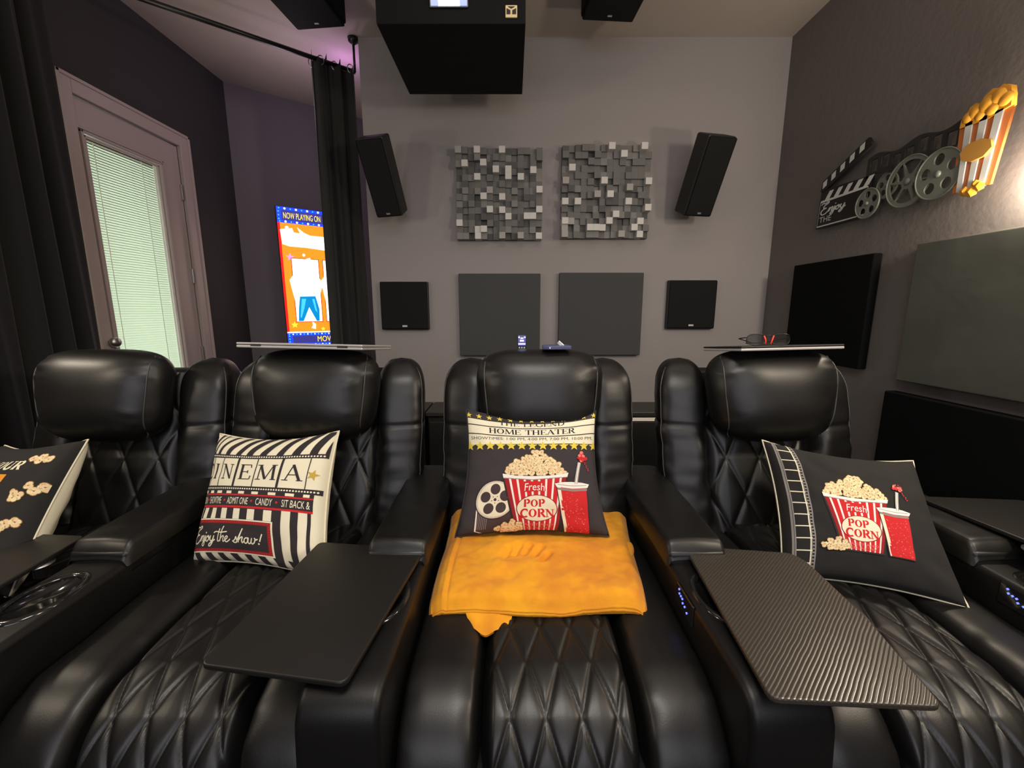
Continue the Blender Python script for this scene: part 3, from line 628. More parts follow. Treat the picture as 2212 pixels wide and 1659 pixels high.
def puff(w_, h_, df, db, nx=3.0, pf=2.2, n=56, rings=18, taper=0, disp=None, sq=None):
    """soft cushion: superellipse outline, domed front (towards -y) and back"""
    bm = bmesh.new()
    def pt(th, rho, side):
        c, s = math.cos(th), math.sin(th)
        ox = math.copysign(abs(c) ** (2 / nx), c) * w_ / 2; oz = math.copysign(abs(s) ** (2 / nx), s) * h_ / 2
        x, z = ox * rho, oz * rho; x *= 1 + taper * z / (h_ / 2)
        d = (df if side > 0 else db) * max(0, 1 - rho ** pf) ** (1 / 2.0)
        if disp and side > 0: d += disp(x / (w_ / 2), z / (h_ / 2), rho)
        return Vector((x, -d if side > 0 else d, z))
    for side in (1, -1):
        vs = [[bm.verts.new(pt(2 * PI * k / n, math.sin(PI / 2 * j / rings), side)) for k in range(n)] for j in range(1, rings + 1)]
        c = bm.verts.new(pt(0, 0, side))
        for k in range(n):
            q = (c, vs[0][k], vs[0][(k + 1) % n]); bm.faces.new(q if side > 0 else q[::-1])
            for j in range(rings - 1):
                q = (vs[j][k], vs[j + 1][k], vs[j + 1][(k + 1) % n], vs[j][(k + 1) % n]); bm.faces.new(q if side > 0 else q[::-1])
    bmesh.ops.remove_doubles(bm, verts=bm.verts, dist=1e-5); bmesh.ops.recalc_face_normals(bm, faces=bm.faces)
    return bm
def make_recliner(name, label, cx, seed, rz=0):
    t = empty(name, (cx, YC, 0), label, 'recliner', 'theatre recliners', rz=rz)
    # body
    obj('base', box(-.31, .31, -.425, .42, .06, .36, .03, 3), 'matte', t)
    # seat centre, quilted, and side bolsters
    sweep(-.165, .165, 0, path_seat, SEATLEN, 96, 300, lambda x, s, e: quilt(x - .006, s - .66 + .018, .0735, .196, .0065) * (1 if abs(e) < .97 else .4), .012, name='seat_cushion', parent=t, roll=.055)
    for sg in (-1, 1):
        a, b = (.167, .337) if sg > 0 else (-.337, -.167)
        sweep(a, b, 0, path_seat, SEATLEN, 26, 130, lambda x, s, e: wr(x, s, e, .007, 16, seed + sg) * (1 if s > .55 else .2) + .006 * math.sin(PI * min(1, max(0, (s - .55) / .35))), .020, name='seat_bolster', parent=t, roll=.06)
    # back panel, quilted
    def pback(s):
        y = 1.43 + .32 * s; return y - YC, .44 + s * .95, Vector((0, -.95, .30)).normalized()
    sweep(-.19, .19, 0, pback, .62, 84, 150, lambda x, s, e: quilt(x, s - .02, .125, .27, .007), .02, name='back_panel', parent=t, roll=.02)
    # headrest
    def hw(x, z, rho):
        k = max(0, abs(x) - .5) / .5
        return .011 * k * noise.noise(Vector((x * 3, z * 7, seed * 3.1))) + .006 * k * k * noise.noise(Vector((x * 4, z * 18 + x * 5, seed))) * (1 - rho ** 8) + .004 * max(0, -z - .3) * noise.noise(Vector((x * 8, z * 3, seed)))
    bm = puff(.445, .335, .115, .10, 3.6, 2.8, 72, 26, taper=.085, disp=hw); xf(bm, Matrix.Translation((0, 1.485 - YC, .968)) @ Matrix.Rotation(R(-10), 4, 'X'))
    hd = obj('headrest', bm, 'leather', t, True)
    for sg in (-1, 1):
        pts = []
        for k in range(25):
            zz = -.93 + 1.80 * k / 24; xx = sg * (.86 - .10 * abs(zz) ** 3); rho = min(.985, (abs(xx) ** 3.6 + abs(zz) ** 3.6) ** (1 / 3.6))
            pts.append(Vector((xx * .2225 * (1 + .085 * zz), -.115 * math.sqrt(max(0, 1 - rho ** 2.8)) - .001, zz * .1675 * .97)))
        bm = tube(pts, .0026, 6); xf(bm, Matrix.Translation((0, 1.485 - YC, .968)) @ Matrix.Rotation(R(-10), 4, 'X')); obj('piping', bm, 'pipe', hd, True)
    # wings
    for sg in (-1, 1):
        def wf(u, v):
            th = 2 * PI * u; z = .44 + .645 * v
            yc = 1.50 + .26 * (z - .44) / 1.0 - YC; xc = .252 + .012 * v + (.012 * math.sin(PI * v))
            hx, hy = .086 + .006 * v, .095
            cap = 1.0
            if v > .80: cap = math.sqrt(max(0, 1 - ((v - .80) / .20) ** 2.3))
            if v < .05: cap = .8 + 4 * v
            se = 1 - .05 * math.exp(-((z - .845) / .008) ** 2)
            c, s = math.cos(th), math.sin(th); ex = 2 / 3.4
            x = math.copysign(abs(c) ** ex, c) * hx * (cap ** .8) * se; y = math.copysign(abs(s) ** ex, s) * hy * cap * se
            dn = (.0045 * noise.noise(Vector((seed + 1.2 * c, z * 24, sg + 1.2 * s))) + .007 * noise.noise(Vector((seed + c * 1.5, z * 9, 4 + sg + s * 1.5)))) * (1 if z < .84 else .4)
            x += dn * c; y += dn * s
            a = R(14) ; x, y = x * math.cos(a) - y * math.sin(a), x * math.sin(a) + y * math.cos(a)
            return Vector((sg * (xc + x), yc + y, z))
        bm = grid(wf, 44, 90, flip=(sg < 0)); bmesh.ops.remove_doubles(bm, verts=bm.verts, dist=1e-5); bmesh.ops.recalc_face_normals(bm, faces=bm.faces)
        wg = obj('wing', bm, 'leather', t, True)
        bm = tube([wf(-.115 if True else 0, v / 30 * .93 + .02) + Vector((0, -.001, 0)) for v in range(31)], .0022, 6); obj('piping', bm, 'pipe', wg, True)
    # back shell
    obj('back_shell', xf(box(-.30, .30, -.05, .05, -.36, .36, .05, 4), Matrix.Translation((0, 1.70 - YC, .68)) @ Matrix.Rotation(R(-14), 4, 'X')), 'leather2', t, True)
    return t
def make_arm(t, dx):
    """arm console to the chair's right side in the picture (local x offset dx)"""
    prof = rounded([(.60, .05), (.615, .40), (.63, .585), (1.04, .590), (1.62, .60), (1.62, .05)], .07, 6)
    bm = bmesh.new(); vs = [bm.verts.new((dx - .078, y - YC, z)) for y, z in prof]; f = bm.faces.new(vs)
    r = bmesh.ops.extrude_face_region(bm, geom=[f])
    for v in r['geom']:
        if isinstance(v, bmesh.types.BMVert): v.co.x = dx + .078
    bmesh.ops.recalc_face_normals(bm, faces=bm.faces)
    es = [e for e in bm.edges if abs(e.verts[0].co.x - e.verts[1].co.x) < 1e-6]
    bmesh.ops.bevel(bm, geom=es, offset=.016, segments=4, profile=.5, affect='EDGES')
    me = bpy.data.meshes.new('t'); bm.to_mesh(me); bm.free(); me.materials.append(M['leather2']); bo = bpy.data.objects.new('t', me); C.objects.link(bo)
    cut = lathe([(.052, -.07), (.052, .05)], 36, None, (dx, .905 - YC, .585), 1, 1.5); cm = bpy.data.meshes.new('c'); cut.to_mesh(cm); cut.free(); co_ = bpy.data.objects.new('c', cm); C.objects.link(co_)
    mod = bo.modifiers.new('b', 'BOOLEAN'); mod.object = co_; mod.operation = 'DIFFERENCE'; mod.solver = 'EXACT'
    me2 = bpy.data.meshes.new_from_object(bo.evaluated_get(bpy.context.evaluated_depsgraph_get())); bpy.data.objects.remove(bo); bpy.data.objects.remove(co_)
    me2.name = 'arm_console'; arm = link('arm_console', me2, t, False)
    for p in me2.polygons: p.use_smooth = True
    me2.set_sharp_from_angle(angle=R(32))
    # lip of the cup holder
    bm = lathe([(.050, -.065), (.052, .0), (.054, .006), (.062, .007), (.067, .002), (.067, -.004)], 40, None, (dx, .905 - YC, .586), 1, 1.5)
    ch = obj('cup_holder', bm, 'gloss', arm, True)
    obj('cup_floor', lathe([(0, 0), (.05, 0)], 36, None, (dx, .905 - YC, .53), 1, 1.5), 'matte', ch)
    # padded rest
    def pf(u, v):
        e = 2 * u - 1; y = 1.035 + .56 * v; z = .637 + .010 * (1 - abs(e) ** 3) + .012 * v - .055 * max(0, abs(e) - .86) ** 2 / .0196
        if v < .06: z -= .045 * (1 - v / .06) ** 2; y += .002
        z = max(z, .578 + .004 * abs(e)); z += .0015 * noise.noise(Vector((e * 2, y * 20, dx)))
        return Vector((dx + .084 * math.copysign(min(1, abs(e) * 1.02), e) * (1 + .05 * math.sin(PI * v)), y - YC, z))
    bm = grid(pf, 26, 60); b2 = box(dx - .080, dx + .080, 1.04 - YC, 1.59 - YC, .55, .622, .012); me = bpy.data.meshes.new('x'); b2.to_mesh(me); b2.free(); bm.from_mesh(me); bpy.data.meshes.remove(me)
    obj('arm_pad', bm, 'leather', t, True)
    # control buttons on the inner face
    cp = obj('control_panel', box(dx - .0815, dx - .077, .875 - YC, .975 - YC, .525, .582, .003), 'gloss', arm)
    for dy, dz in ((.955, .572), (.952, .562), (.943, .561), (.934, .560), (.930, .551), (.918, .550), (.905, .543)):
        obj('button_light', xf(box(-.001, .001, -.0022, .0022, -.0022, .0022), Matrix.Translation((dx - .0822, dy - YC, dz)) @ Matrix.Rotation(R(45), 4, 'X')), 'led', cp)
def tray(t, pts, z, m, label, post):
    L = [(x - t.location.x, y - YC) for x, y in pts]
    bm = prism(rounded(L, .018, 5), z - .012, z, .003, 2)
    o = obj('tray_table', bm, m, t); o['label'] = label
    bm = lathe([(.016, 0), (.016, .03), (.03, .032), (.03, .036), (0, .036)], 18, None, (post[0] - t.location.x, post[1] - YC, z - .05)); obj('swivel_post', bm, 'metal', o, True)
R1 = make_recliner('recliner', 'black leather recliner, leftmost, in front of the door, with the dark popcorn cushion', -1.465, 1.3)
R2 = make_recliner('recliner', 'black leather recliner holding the striped cushion, silver laptop on its headrest', -.708, 4.7)
R3 = make_recliner('recliner', 'black leather recliner in the middle with the mustard blanket on its seat', .10, 8.1)
R4 = make_recliner('recliner', 'black leather recliner at the right, brightly lit, with the popcorn bucket cushion', .935, 11.9)
for t, ax in ((R1, -1.135), (R2, -.317), (R3, .508), (R4, 1.345)): make_arm(t, ax - t.location.x)
tray(R1, [(-1.60, 1.160), (-1.262, 1.138), (-1.225, .74), (-1.56, .72)], .615, 'tray_dark', 'brown-black swivel tray, dark reflections in its colour', (-1.27, 1.02))
tray(R2, [(-.557, 1.108), (-.246, 1.072), (-.299, .642), (-.592, .684)], .613, 'tray_dark', 'black swivel tray, dark reflections in its colour', (-.33, .80))
tray(R3, [(.49, 1.089), (.770, 1.052), (.785, 1.015), (.772, .80), (.729, .598), (.446, .613)], .613, 'tray', 'swivel tray with a fine wavy ribbed surface', (.52, .80))
tray(R4, [(1.34, 1.30), (1.66, 1.27), (1.70, .86), (1.41, .80)], .665, 'tray_dark', 'swivel tray swung out over the far right arm', (1.38, 1.0))

# ---------------------------------------------------------------- cushions
def make_pillow(label, TL, TR, BL, BR, front, T=.15, back='cream', sag=.045, cat='cushion', pinch=.09):
    TL, TR, BL, BR = map(Vector, (TL, TR, BL, BR)); c = (TL + TR + BL + BR) / 4; o = empty('cushion', c, label, cat, 'printed cushions')
    nrm = ((TR - TL).cross(TL - BL)).normalized()
    if nrm.y > 0: nrm = -nrm
    ex = (TR - TL + BR - BL).normalized(); ez = (TL - BL + TR - BR).normalized()
    rr = random.Random(label)
    sd_ = rr.random() * 50
    def base(u, v):
        u2 = u * (1 - pinch * (1 - v * v)); v2 = v * (1 - pinch * (1 - u * u) - (sag * (1 - u * u) if v > 0 else 0) * max(0, v))
        s, t = (u2 + 1) / 2, (v2 + 1) / 2
        return (BL * (1 - s) + BR * s) * (1 - t) + (TL * (1 - s) + TR * s) * t - c
    def thick(u, v):
        a = max(0, (1 - abs(u) ** 2.2)); b = max(0, (1 - abs(v) ** 2.2))
        k = max(abs(u), abs(v)); w_ = max(0, k - .45) / .55
        return T / 2 * (a * b) ** .42 + .014 * w_ * (1 - w_) * 4 * .5 * noise.noise(Vector((u * 4.0 + sd_, v * 4.0, sd_)))
    def surf(u, v, k=0):
        p = base(u, v) + nrm * thick(u, v)
        if k:
            e = .01; a = (base(u + e, v) + nrm * thick(u + e, v)) - (base(u - e, v) + nrm * thick(u - e, v)); b = (base(u, v + e) + nrm * thick(u, v + e)) - (base(u, v - e) + nrm * thick(u, v - e))
            n = a.cross(b)
            if n.length > 1e-9:
                n.normalize()
                if n.dot(nrm) < 0: n = -n
                p = p + n * k
        return p
    N = 56; bm = bmesh.new()
    grid(lambda a, b: surf(a, b), N, N, bm, (-1, 1), (-1, 1), 0, flip=False)
    grid(lambda a, b: base(a, b) - nrm * thick(a, b) * 1.05, N, N, bm, (-1, 1), (-1, 1), 1, flip=True)
    bmesh.ops.remove_doubles(bm, verts=bm.verts, dist=1e-5); bmesh.ops.recalc_face_normals(bm, faces=bm.faces)
    obj('cover', bm, [front, back], o)
    L = []
    for a in range(40): L.append(base(-1 + a / 20, 1))
    for a in range(40): L.append(base(1, 1 - a / 20))
    for a in range(40): L.append(base(1 - a / 20, -1))
    for a in range(40): L.append(base(-1, -1 + a / 20))
    obj('seam', tube(L, .0028, 6, closed=True), back, o, True)
    return o, surf
rp = random.Random(11)
def kernel(pr, x, y, r):
    """a popcorn blob: irregular lobes with brown creases"""
    a0 = rp.random() * 6; z0 = pr.z; n = rp.choice((3, 4)); lobes = []
    for k in range(n):
        a = a0 + 2 * PI * k / n + rp.uniform(-.3, .3); q = r * rp.uniform(.38, .55); lobes.append((x + q * math.cos(a), y + q * math.sin(a), r * rp.uniform(.50, .68)))
    for a, b, c in lobes: pr.poly(circ(a, b, c * 1.16 + .003, 9), 'pbrown')
    pr.z = z0 + 1
    for k, (a, b, c) in enumerate(lobes): pr.poly(circ(a, b, c, 9), 'pcorn' if k % 2 else 'pcorn3')
    pr.z = z0 + 2
    for a, b, c in lobes[:2]:
        t = rp.random() * 6; pr.polys(ribbon([(a + c * .55 * math.cos(t + q), b + c * .55 * math.sin(t + q)) for q in (0, .6, 1.2, 1.8)], r * .16, False), 'pcorn2')
    pr.poly(circ(x, y, r * .15, 6), 'pbrown'); pr.z = z0
def popcorn_art(pr, reel_=True):
    z = pr.z
    if reel_:
        pr.poly([(-.79, -.50), (-.76, -.95), (-.66, -1.0), (-.2, -1.0), (-.25, -.5)], 'pwhite'); pr.up()
        pr.poly([(-.77, -.55), (-.74, -.95), (-.64, -.99), (-.22, -.99), (-.27, -.5)], 'pplum'); pr.up()
        for k in range(6): pr.rect(-.74 + .02 * k * 1.2, -.93, -.733 + .024 * k, -.66, 'pgrey')
        pr.poly(circ(-.53, -.47, .285, 32, .31), 'pblack'); pr.up(); pr.poly(circ(-.53, -.47, .27, 32, .295), 'preel'); pr.up(); pr.poly(circ(-.53, -.47, .245, 32, .27), 'pcream'); pr.up()
        for k in range(5):
            a = .35 + 2 * PI * k / 5; pr.poly(circ(-.53 + .145 * math.cos(a), -.47 + .165 * math.sin(a), .072, 16, .085), 'pplum')
        pr.poly(circ(-.53, -.47, .022, 8, .025), 'pplum')
        for k in range(5):
            a = .95 + 2 * PI * k / 5; pr.poly(circ(-.53 + .05 * math.cos(a), -.47 + .055 * math.sin(a), .008, 6), 'pplum')
    pr.z = z + 5
    # bucket
    tl, tr_, bl, br = (-.42, -.12), (.50, -.10), (-.21, -.975), (.32, -.975)
    pr.poly([(-.45, -.10), (.53, -.08), (.345, -1.0), (-.235, -1.0)], 'pblack'); pr.up()
    pr.poly([tl, tr_, br, bl], 'pwhite'); pr.up()
    L = lambda a, b, t: (a[0] + (b[0] - a[0]) * t, a[1] + (b[1] - a[1]) * t)
    n = 17
    for k in range(n):
        if k % 2 == 0 or k in (1, 15): 
            a, b = (k + .0) / n, (k + 1.0) / n
            if k % 2 == 0: a -= .012; b += .012
            a = max(0, a); b = min(1, b)
            if k in (1, 15): continue
            pr.poly([L(tl, tr_, a), L(tl, tr_, b), L(bl, br, b), L(bl, br, a)], 'pred' if k not in (0, 16) else 'pred2')
    pr.up()
    pr.poly([(-.445, -.06), (-.43, -.13), (.0, -.165), (.51, -.115), (.535, -.045), (.3, -.09), (0, -.105), (-.25, -.095)], 'pwhite'); pr.poly([(-.43, -.125), (.0, -.158), (.51, -.108), (.51, -.118), (0, -.170), (-.43, -.137)], 'pgrey')
    pr.poly([(-.13, -.19), (.17, -.19), (.185, -.345), (-.12, -.36)], 'pred'); pr.up()
    pr.place(text_polys('Fresh', .1), -.12, -.345, .17, -.225, 'pwhite', .01)
    pr.poly(circ(.055, -.62, .285, 36, .215), 'pred2'); pr.up(); pr.poly(circ(.055, -.62, .272, 36, .203), 'pcream'); pr.up()
    pr.place(serif_polys('POP', .2, .08), -.13, -.60, .17, -.48, 'pred'); pr.place(serif_polys('CORN', .2, .08), -.17, -.765, .29, -.635, 'pred')
    pr.up(); pr.place(text_polys('SWEET AND'), -.16, -.90, .26, -.86, 'ppink'); pr.place(text_polys('CRUNCHY'), -.13, -.955, .24, -.915, 'ppink')
    # heap of popcorn
    pr.z = z + 6
    for row, (yy, x0, x1) in enumerate(((.30, .0, .16), (.24, -.10, .24), (.185, -.20, .30), (.13, -.28, .36), (.075, -.35, .44), (.02, -.40, .48), (-.035, -.42, .51))):
        k = max(2, int((x1 - x0) / .085))
        for i in range(k): kernel(pr, x0 + (x1 - x0) * (i + .5 + rp.uniform(-.2, .2)) / k, yy - .01 + rp.uniform(-.015, .015) , .052 + rp.uniform(-.006, .008))
    # cup
    pr.z = z + 12
    pr.poly([(.335, -.20), (.80, -.21), (.75, -1.0), (.40, -1.0)], 'pblack'); pr.up(); pr.poly([(.35, -.26), (.785, -.27), (.735, -.985), (.415, -.985)], 'pred'); pr.poly([(.35, -.26), (.40, -.26), (.455, -.985), (.415, -.985)], 'pcream'); pr.up()
    pr.poly([(.32, -.22), (.345, -.275), (.57, -.30), (.80, -.28), (.83, -.225), (.72, -.20), (.57, -.19), (.42, -.20)], 'pwhite'); pr.poly([(.35, -.285), (.57, -.31), (.79, -.29), (.79, -.325), (.57, -.345), (.355, -.32)], 'pgrey')
    pr.up(); pr.polys(ribbon([(.36, -.235), (.57, -.255), (.79, -.24)], .008), 'pgrey')
    pr.polys(ribbon([(.635, -.22), (.665, -.05), (.705, .12)], .045), 'pwhite'); pr.up(); pr.polys(ribbon([(.620, -.22), (.652, -.05), (.69, .12)], .008), 'pgrey'); pr.polys(ribbon([(.65, -.22), (.680, -.05), (.718, .12)], .007), 'pbrown')
    for k in range(70): 
        t = rp.random(); pr.poly(circ(.43 + .31 * rp.random() * (1 - .1 * t), -.345 - .62 * t ** .8, rp.uniform(.004, .009), 5), 'ppink')
    for k in range(26):
        a = rp.random() * 6.28; r_ = rp.random() ** .7; pr.poly(circ(.72 + .085 * r_ * math.cos(a) + .02, .21 + .075 * r_ * math.sin(a), rp.uniform(.012, .03), 7), 'pred' if k % 3 else 'ppink')
    for k in range(6): pr.poly(circ(.78 + .02 * rp.random() + .01 * k, .12 - .025 * k, .011, 6), 'pred')
    pr.z = z + 15
    for yy, x0, x1 in ((-.82, -.34, -.20), (-.87, -.42, -.14), (-.925, -.50, -.12), (-.965, -.44, -.18)):
        k = max(1, int((x1 - x0) / .075))
        for i in range(k): kernel(pr, x0 + (x1 - x0) * (i + .5) / k + rp.uniform(-.01, .01), yy, .044)

# middle cushion
pm, sm_ = make_pillow('charcoal cushion with HOME THEATER banner and popcorn bucket, on the mustard blanket', (-.16, 1.42, .93), (.293, 1.42, .927), (-.185, 1.245, .547), (.315, 1.245, .550), 'ink', T=.15, back='ink', sag=.05, pinch=.10)
pr = Print()
pr.poly([(-1, .40), (-.5, .44), (0, .455), (.5, .45), (1, .42), (1, .86), (.5, .845), (0, .84), (-.5, .845), (-1, .86)], 'pcream'); pr.up()
for y in (.755, .60): pr.polys(ribbon([(-1, y), (-.5, y - .01), (0, y - .012), (.5, y - .01), (1, y)], .016), 'pblack')
for k in range(13): pr.poly(star(-.96 + k * .16, .375 + .03 * (1 - (k / 6 - 1) ** 2) + .0, .085), 'pblack')
pr.up()
for k in range(13): pr.poly(star(-.96 + k * .16, .385 + .03 * (1 - (k / 6 - 1) ** 2), .082), 'pyellow')
for k in range(13): pr.poly(star(-.96 + k * .16, .91, .05), 'pyellow')
pr.place(serif_polys('THE LEGEND', .13, .05), -.50, .79, .50, .87, 'pblack', -.01); pr.place(serif_polys('HOME THEATER', .15, .06), -.66, .63, .66, .725, 'pblack', -.01)
pr.place(text_polys('SHOWTIMES: 1:00 PM, 4:00 PM, 7:00 PM, 10:00 PM,'), -.94, .49, .94, .545, 'pblack', .02)
pr.z = 1; popcorn_art(pr); pr.build('front_print', sm_, pm, cuts=56)

# striped cinema cushion
p2, s2 = make_pillow('cream and black striped cushion lettered CINEMA and Enjoy the show!', (-1.031, 1.42, .843), (-.584, 1.36, .87), (-1.0, 1.19, .495), (-.545, 1.10, .497), 'cream', T=.16, back='cream')
g = lambda x, y: ((x - 893) / 603, (870 - y) / 620)
pr = Print(g)
for a, b, sh in ((345, 362, 120), (405, 440, 170), (507, 560, 200), (630, 685, 200), (745, 815, 190), (890, 955, 185), (1045, 1110, 180), (1190, 1265, 170), (1345, 1410, 110), (1462, 1500, 70), (290, 318, 100)):
    lo, hi = [], []
    for k in range(9):
        t = k / 8; dx = sh * 1.0 * t ** 1.5; y = 482 - t * 250; lo.append((a + dx, y)); hi.append((b + dx * (1.02), y))
    for k in range(8): pr.poly([lo[k], hi[k], hi[k + 1], lo[k + 1]], 'pblack')
for y0_, y1_ in ((482, 522), (806, 850)): pr.rect(250, y0_, 1500, y1_, 'pblack')
pr.rect(250, 850, 1440, 882, 'pblack'); pr.rect(250, 882, 1440, 1008, 'pred'); pr.rect(250, 1008, 1130, 1112, 'pblack'); pr.rect(1125, 1008, 1198, 1500, 'pblack'); pr.rect(1278, 1008, 1335, 1500, 'pblack'); pr.rect(1402, 1008, 1428, 1500, 'pblack')
pr.rect(265, 1112, 1128, 1412, 'pcream')
for k in range(9): x = 200 + k * 128; pr.poly([(x + 10, 1412), (x + 72, 1412), (x + 120, 1500), (x + 55, 1500)], 'pblack')
pr.up(); pr.rect(278, 1124, 1112, 1400, 'pred2'); pr.rect(250, 895, 1440, 990, 'pblack')
for k in range(52):
    x = 262 + k * 23.5
    for y in (503, 829): pr.poly(circ(x, y, 8, 8), 'pcream')
for a, b in ((345, 380), (425, 465), (515, 580), (635, 690), (765, 825), (900, 965), (1060, 1130), (1215, 1285), (1360, 1410)): pr.rect(a, 853, b, 878, 'pcream')
for a, b in ((305, 350), (385, 440), (495, 550), (615, 675), (745, 810), (885, 955), (1040, 1115)): pr.rect(a, 1015, b, 1110, 'pcream')
for x, w_ in ((375, 6), (505, 8), (690, 22), (890, 9), (1130, 22), (1365, 8)): pr.poly([(x - w_ / 2 + 6, 520), (x + w_ / 2 + 6, 520), (x + w_ / 2 - 4, 808), (x - w_ / 2 - 4, 808)], 'pblack')
for c, a, b in (('C', 300, 372), ('I', 405, 470), ('N', 530, 655), ('E', 722, 858), ('M', 908, 1100), ('A', 1165, 1328)): pr.place(serif_polys(c, .12, .05), a, 737, b, 585, 'pblack')
pr.poly(star(1410, 680, 52, a0=-PI / 2 + .3), 'pgold'); pr.up()
for k in range(40):
    x = 292 + k * 20.8
    for y in (1137, 1388): pr.poly(circ(x, y, 6, 6), 'pred')
for k in range(11):
    for x in (290, 1098): pr.poly(circ(x, 1160 + k * 21, 6, 6), 'pred')
pr.rect(306, 1152, 1082, 1374, 'pblack')
for s_, a, b in (('POPCORN', 262, 392), ('SHOWTIME', 435, 590), ('ADMIT ONE', 660, 878), ('CANDY', 955, 1110), ('SIT BACK &', 1195, 1420)): pr.place(text_polys(s_), a, 975, b, 912, 'pcream')
for x in (412, 628, 912, 1148): pr.poly(circ(x, 940, 11, 8), 'pred')
pr.up()
for st in SC: pr.polys(ribbon([(x, (y - 1270) * 1.15 + 1268) for x, y in st], 10), 'pcream')
for x, y in ((477, 1240), (1008, 1310)): pr.poly(circ(x, y, 8, 8), 'pcream')
pr.build('front_print', s2, p2, cuts=56)

# right cushion
p4, s4 = make_pillow('charcoal cushion with popcorn bucket and a film strip edge, on the right recliner', (.855, 1.37, .835), (1.262, 1.25, .805), (.80, 1.12, .492), (1.20, .975, .50), 'inkd', T=.17, back='cream')
pr = Print()
pr.rect(-.92, -1, -.895, 1, 'pgrey'); pr.rect(-.72, -1, -.66, 1, 'pgrey')
for k in range(13): pr.rect(-.89, -.99 + k * .165, -.70, -.975 + k * .165, 'pcream')
pr.rect(-.89, -1, -.875, 1, 'pgrey'); pr.rect(-.725, -1, -.712, 1, 'pcream')
pr.up()
for k in range(44): pr.rect(-.70, -.98 + k * .045, -.675, -.955 + k * .045, 'inkd')
pr.f = lambda a, b: (.84 * a - .13 + .05 * b, (b + .05) * .86 + .20)
pr.z = 1; popcorn_art(pr, False); pr.build('front_print', s4, p4, cuts=56)

# left cushion
p1, s1 = make_pillow('black cushion with scattered popcorn and the word YOUR, at the left picture edge', (-1.80, 1.42, .80), (-1.385, 1.31, .856), (-1.80, 1.10, .49), (-1.375, 1.02, .495), 'inkd', T=.17, back='cream')
pr = Print(lambda x, y: (x + .2, y))
pr.place(serif_polys('GRAB YOUR'.replace('B', 'D'), .2, .07, .25) if False else serif_polys('YOUR', .2, .07, .25), -.30, .48, .32, .62, 'pcream')
for x, y in ((.50, .70), (.40, .67), (.60, .66), (.50, .64), (.70, .20), (.62, .26), (.76, .27), (.52, .08), (.57, .12), (.50, .14), (.60, -.24), (.68, -.20), (.56, -.30)): kernel(pr, x, y, .056)
pr.rect(-.5, .28, .20, .40, 'porange'); pr.rect(-.5, .10, .14, .22, 'pred2'); pr.poly([(-.5, -.42), (.35, -.42), (.30, -.10), (-.5, -.08)], 'pred2'); pr.poly(circ(-.05, -.02, .08, 10), 'porange')
for x in (.05, .28): pr.rect(x, -.58, x + .16, -.55, 'pwhite')
pr.build('front_print', s1, p1, cuts=40)

# ---------------------------------------------------------------- folded mustard blanket
bk = empty('folded_blanket', (.08, 1.2, .50), 'folded mustard yellow fleece blanket with a hand print, on the middle seat', 'blanket')
def blk(u, v, z):
    # u across, v front->back ; outline narrows towards the back
    x = -.200 + .535 * u + (v * (.0 - .02 * (1 - u)) + v * .085 * u); y = .955 + .50 * v
    x += .012 * math.sin(v * 5 + 1) * (u - .5)
    y += .006 * math.sin(u * 9) * (1 - v)
    return Vector((x - .08, y - 1.2, z - .50))
FP = [((.325, .38), (.345, .455)), ((.375, .40), (.40, .485)), ((.425, .405), (.45, .485)), ((.475, .385), (.51, .465)), ((.51, .325), (.55, .395))]
def segd(p, a, b):
    ax, ay = a; bx2, by = b; t = max(0, min(1, ((p[0] - ax) * (bx2 - ax) + (p[1] - ay) * (by - ay)) / ((bx2 - ax) ** 2 + (by - ay) ** 2)))
    return math.hypot(p[0] - ax - t * (bx2 - ax), (p[1] - ay - t * (by - ay)) * .9)
def btop(u, v):
    e = max(abs(2 * u - 1), 0); z = .548 + .006 * noise.noise(Vector((u * 4, v * 4, 2))) + .005 * noise.noise(Vector((u * 9, v * 8, 5))) + .002 * noise.noise(Vector((u * 26, v * 22, 9)))
    ed = min(u, 1 - u) * .55; z -= .022 * math.exp(-(ed / .010) ** 1.3); z -= .026 * math.exp(-(v * .5 / .012) ** 1.3)
    z += .003 * math.exp(-((u - .045 - .01 * v) / .008) ** 2) - .004 * math.exp(-((u - .065 - .01 * v) / .006) ** 2)
    for a, b in FP: z -= .015 * math.exp(-(segd((u, v), a, b) / .020) ** 2.6)
    z += .005 * math.exp(-(segd((u, v), (.30, .30), (.52, .30)) / .035) ** 2) - .006 * math.exp(-(segd((u, v), (.28, .18), (.36, .20)) / .05) ** 2)
    z += .010 * noise.noise(Vector((u * 3 + 4, v * 3.2, 7))) - .004 * abs(noise.noise(Vector((u * 7, v * 5, 3))))
    return blk(u, v, z)
bm = grid(btop, 190, 150)
def rim(side):
    def f(t, v):
        u_, v_ = {0: (t, 0), 1: (1, t), 2: (1 - t, 1), 3: (0, 1 - t)}[side]
        p = btop(u_, v_); out = {0: (0, -1), 1: (1, 0), 2: (0, 1), 3: (-1, 0)}[side]; b = .010 * math.sin(PI * min(1, v * 1.0)) * (1 - .5 * math.sin(v * 2 * PI * 2) ** 2)
        return Vector((p.x + out[0] * b, p.y + out[1] * b, p.z + (-.004 - p.z) * v))
    return f
for s_ in range(4): grid(rim(s_), 150 if s_ % 2 else 190, 12, bm, flip=True)
bmesh.ops.remove_doubles(bm, verts=bm.verts, dist=1e-5); bmesh.ops.recalc_face_normals(bm, faces=bm.faces)
obj('fold', bm, 'blanket', bk, True)
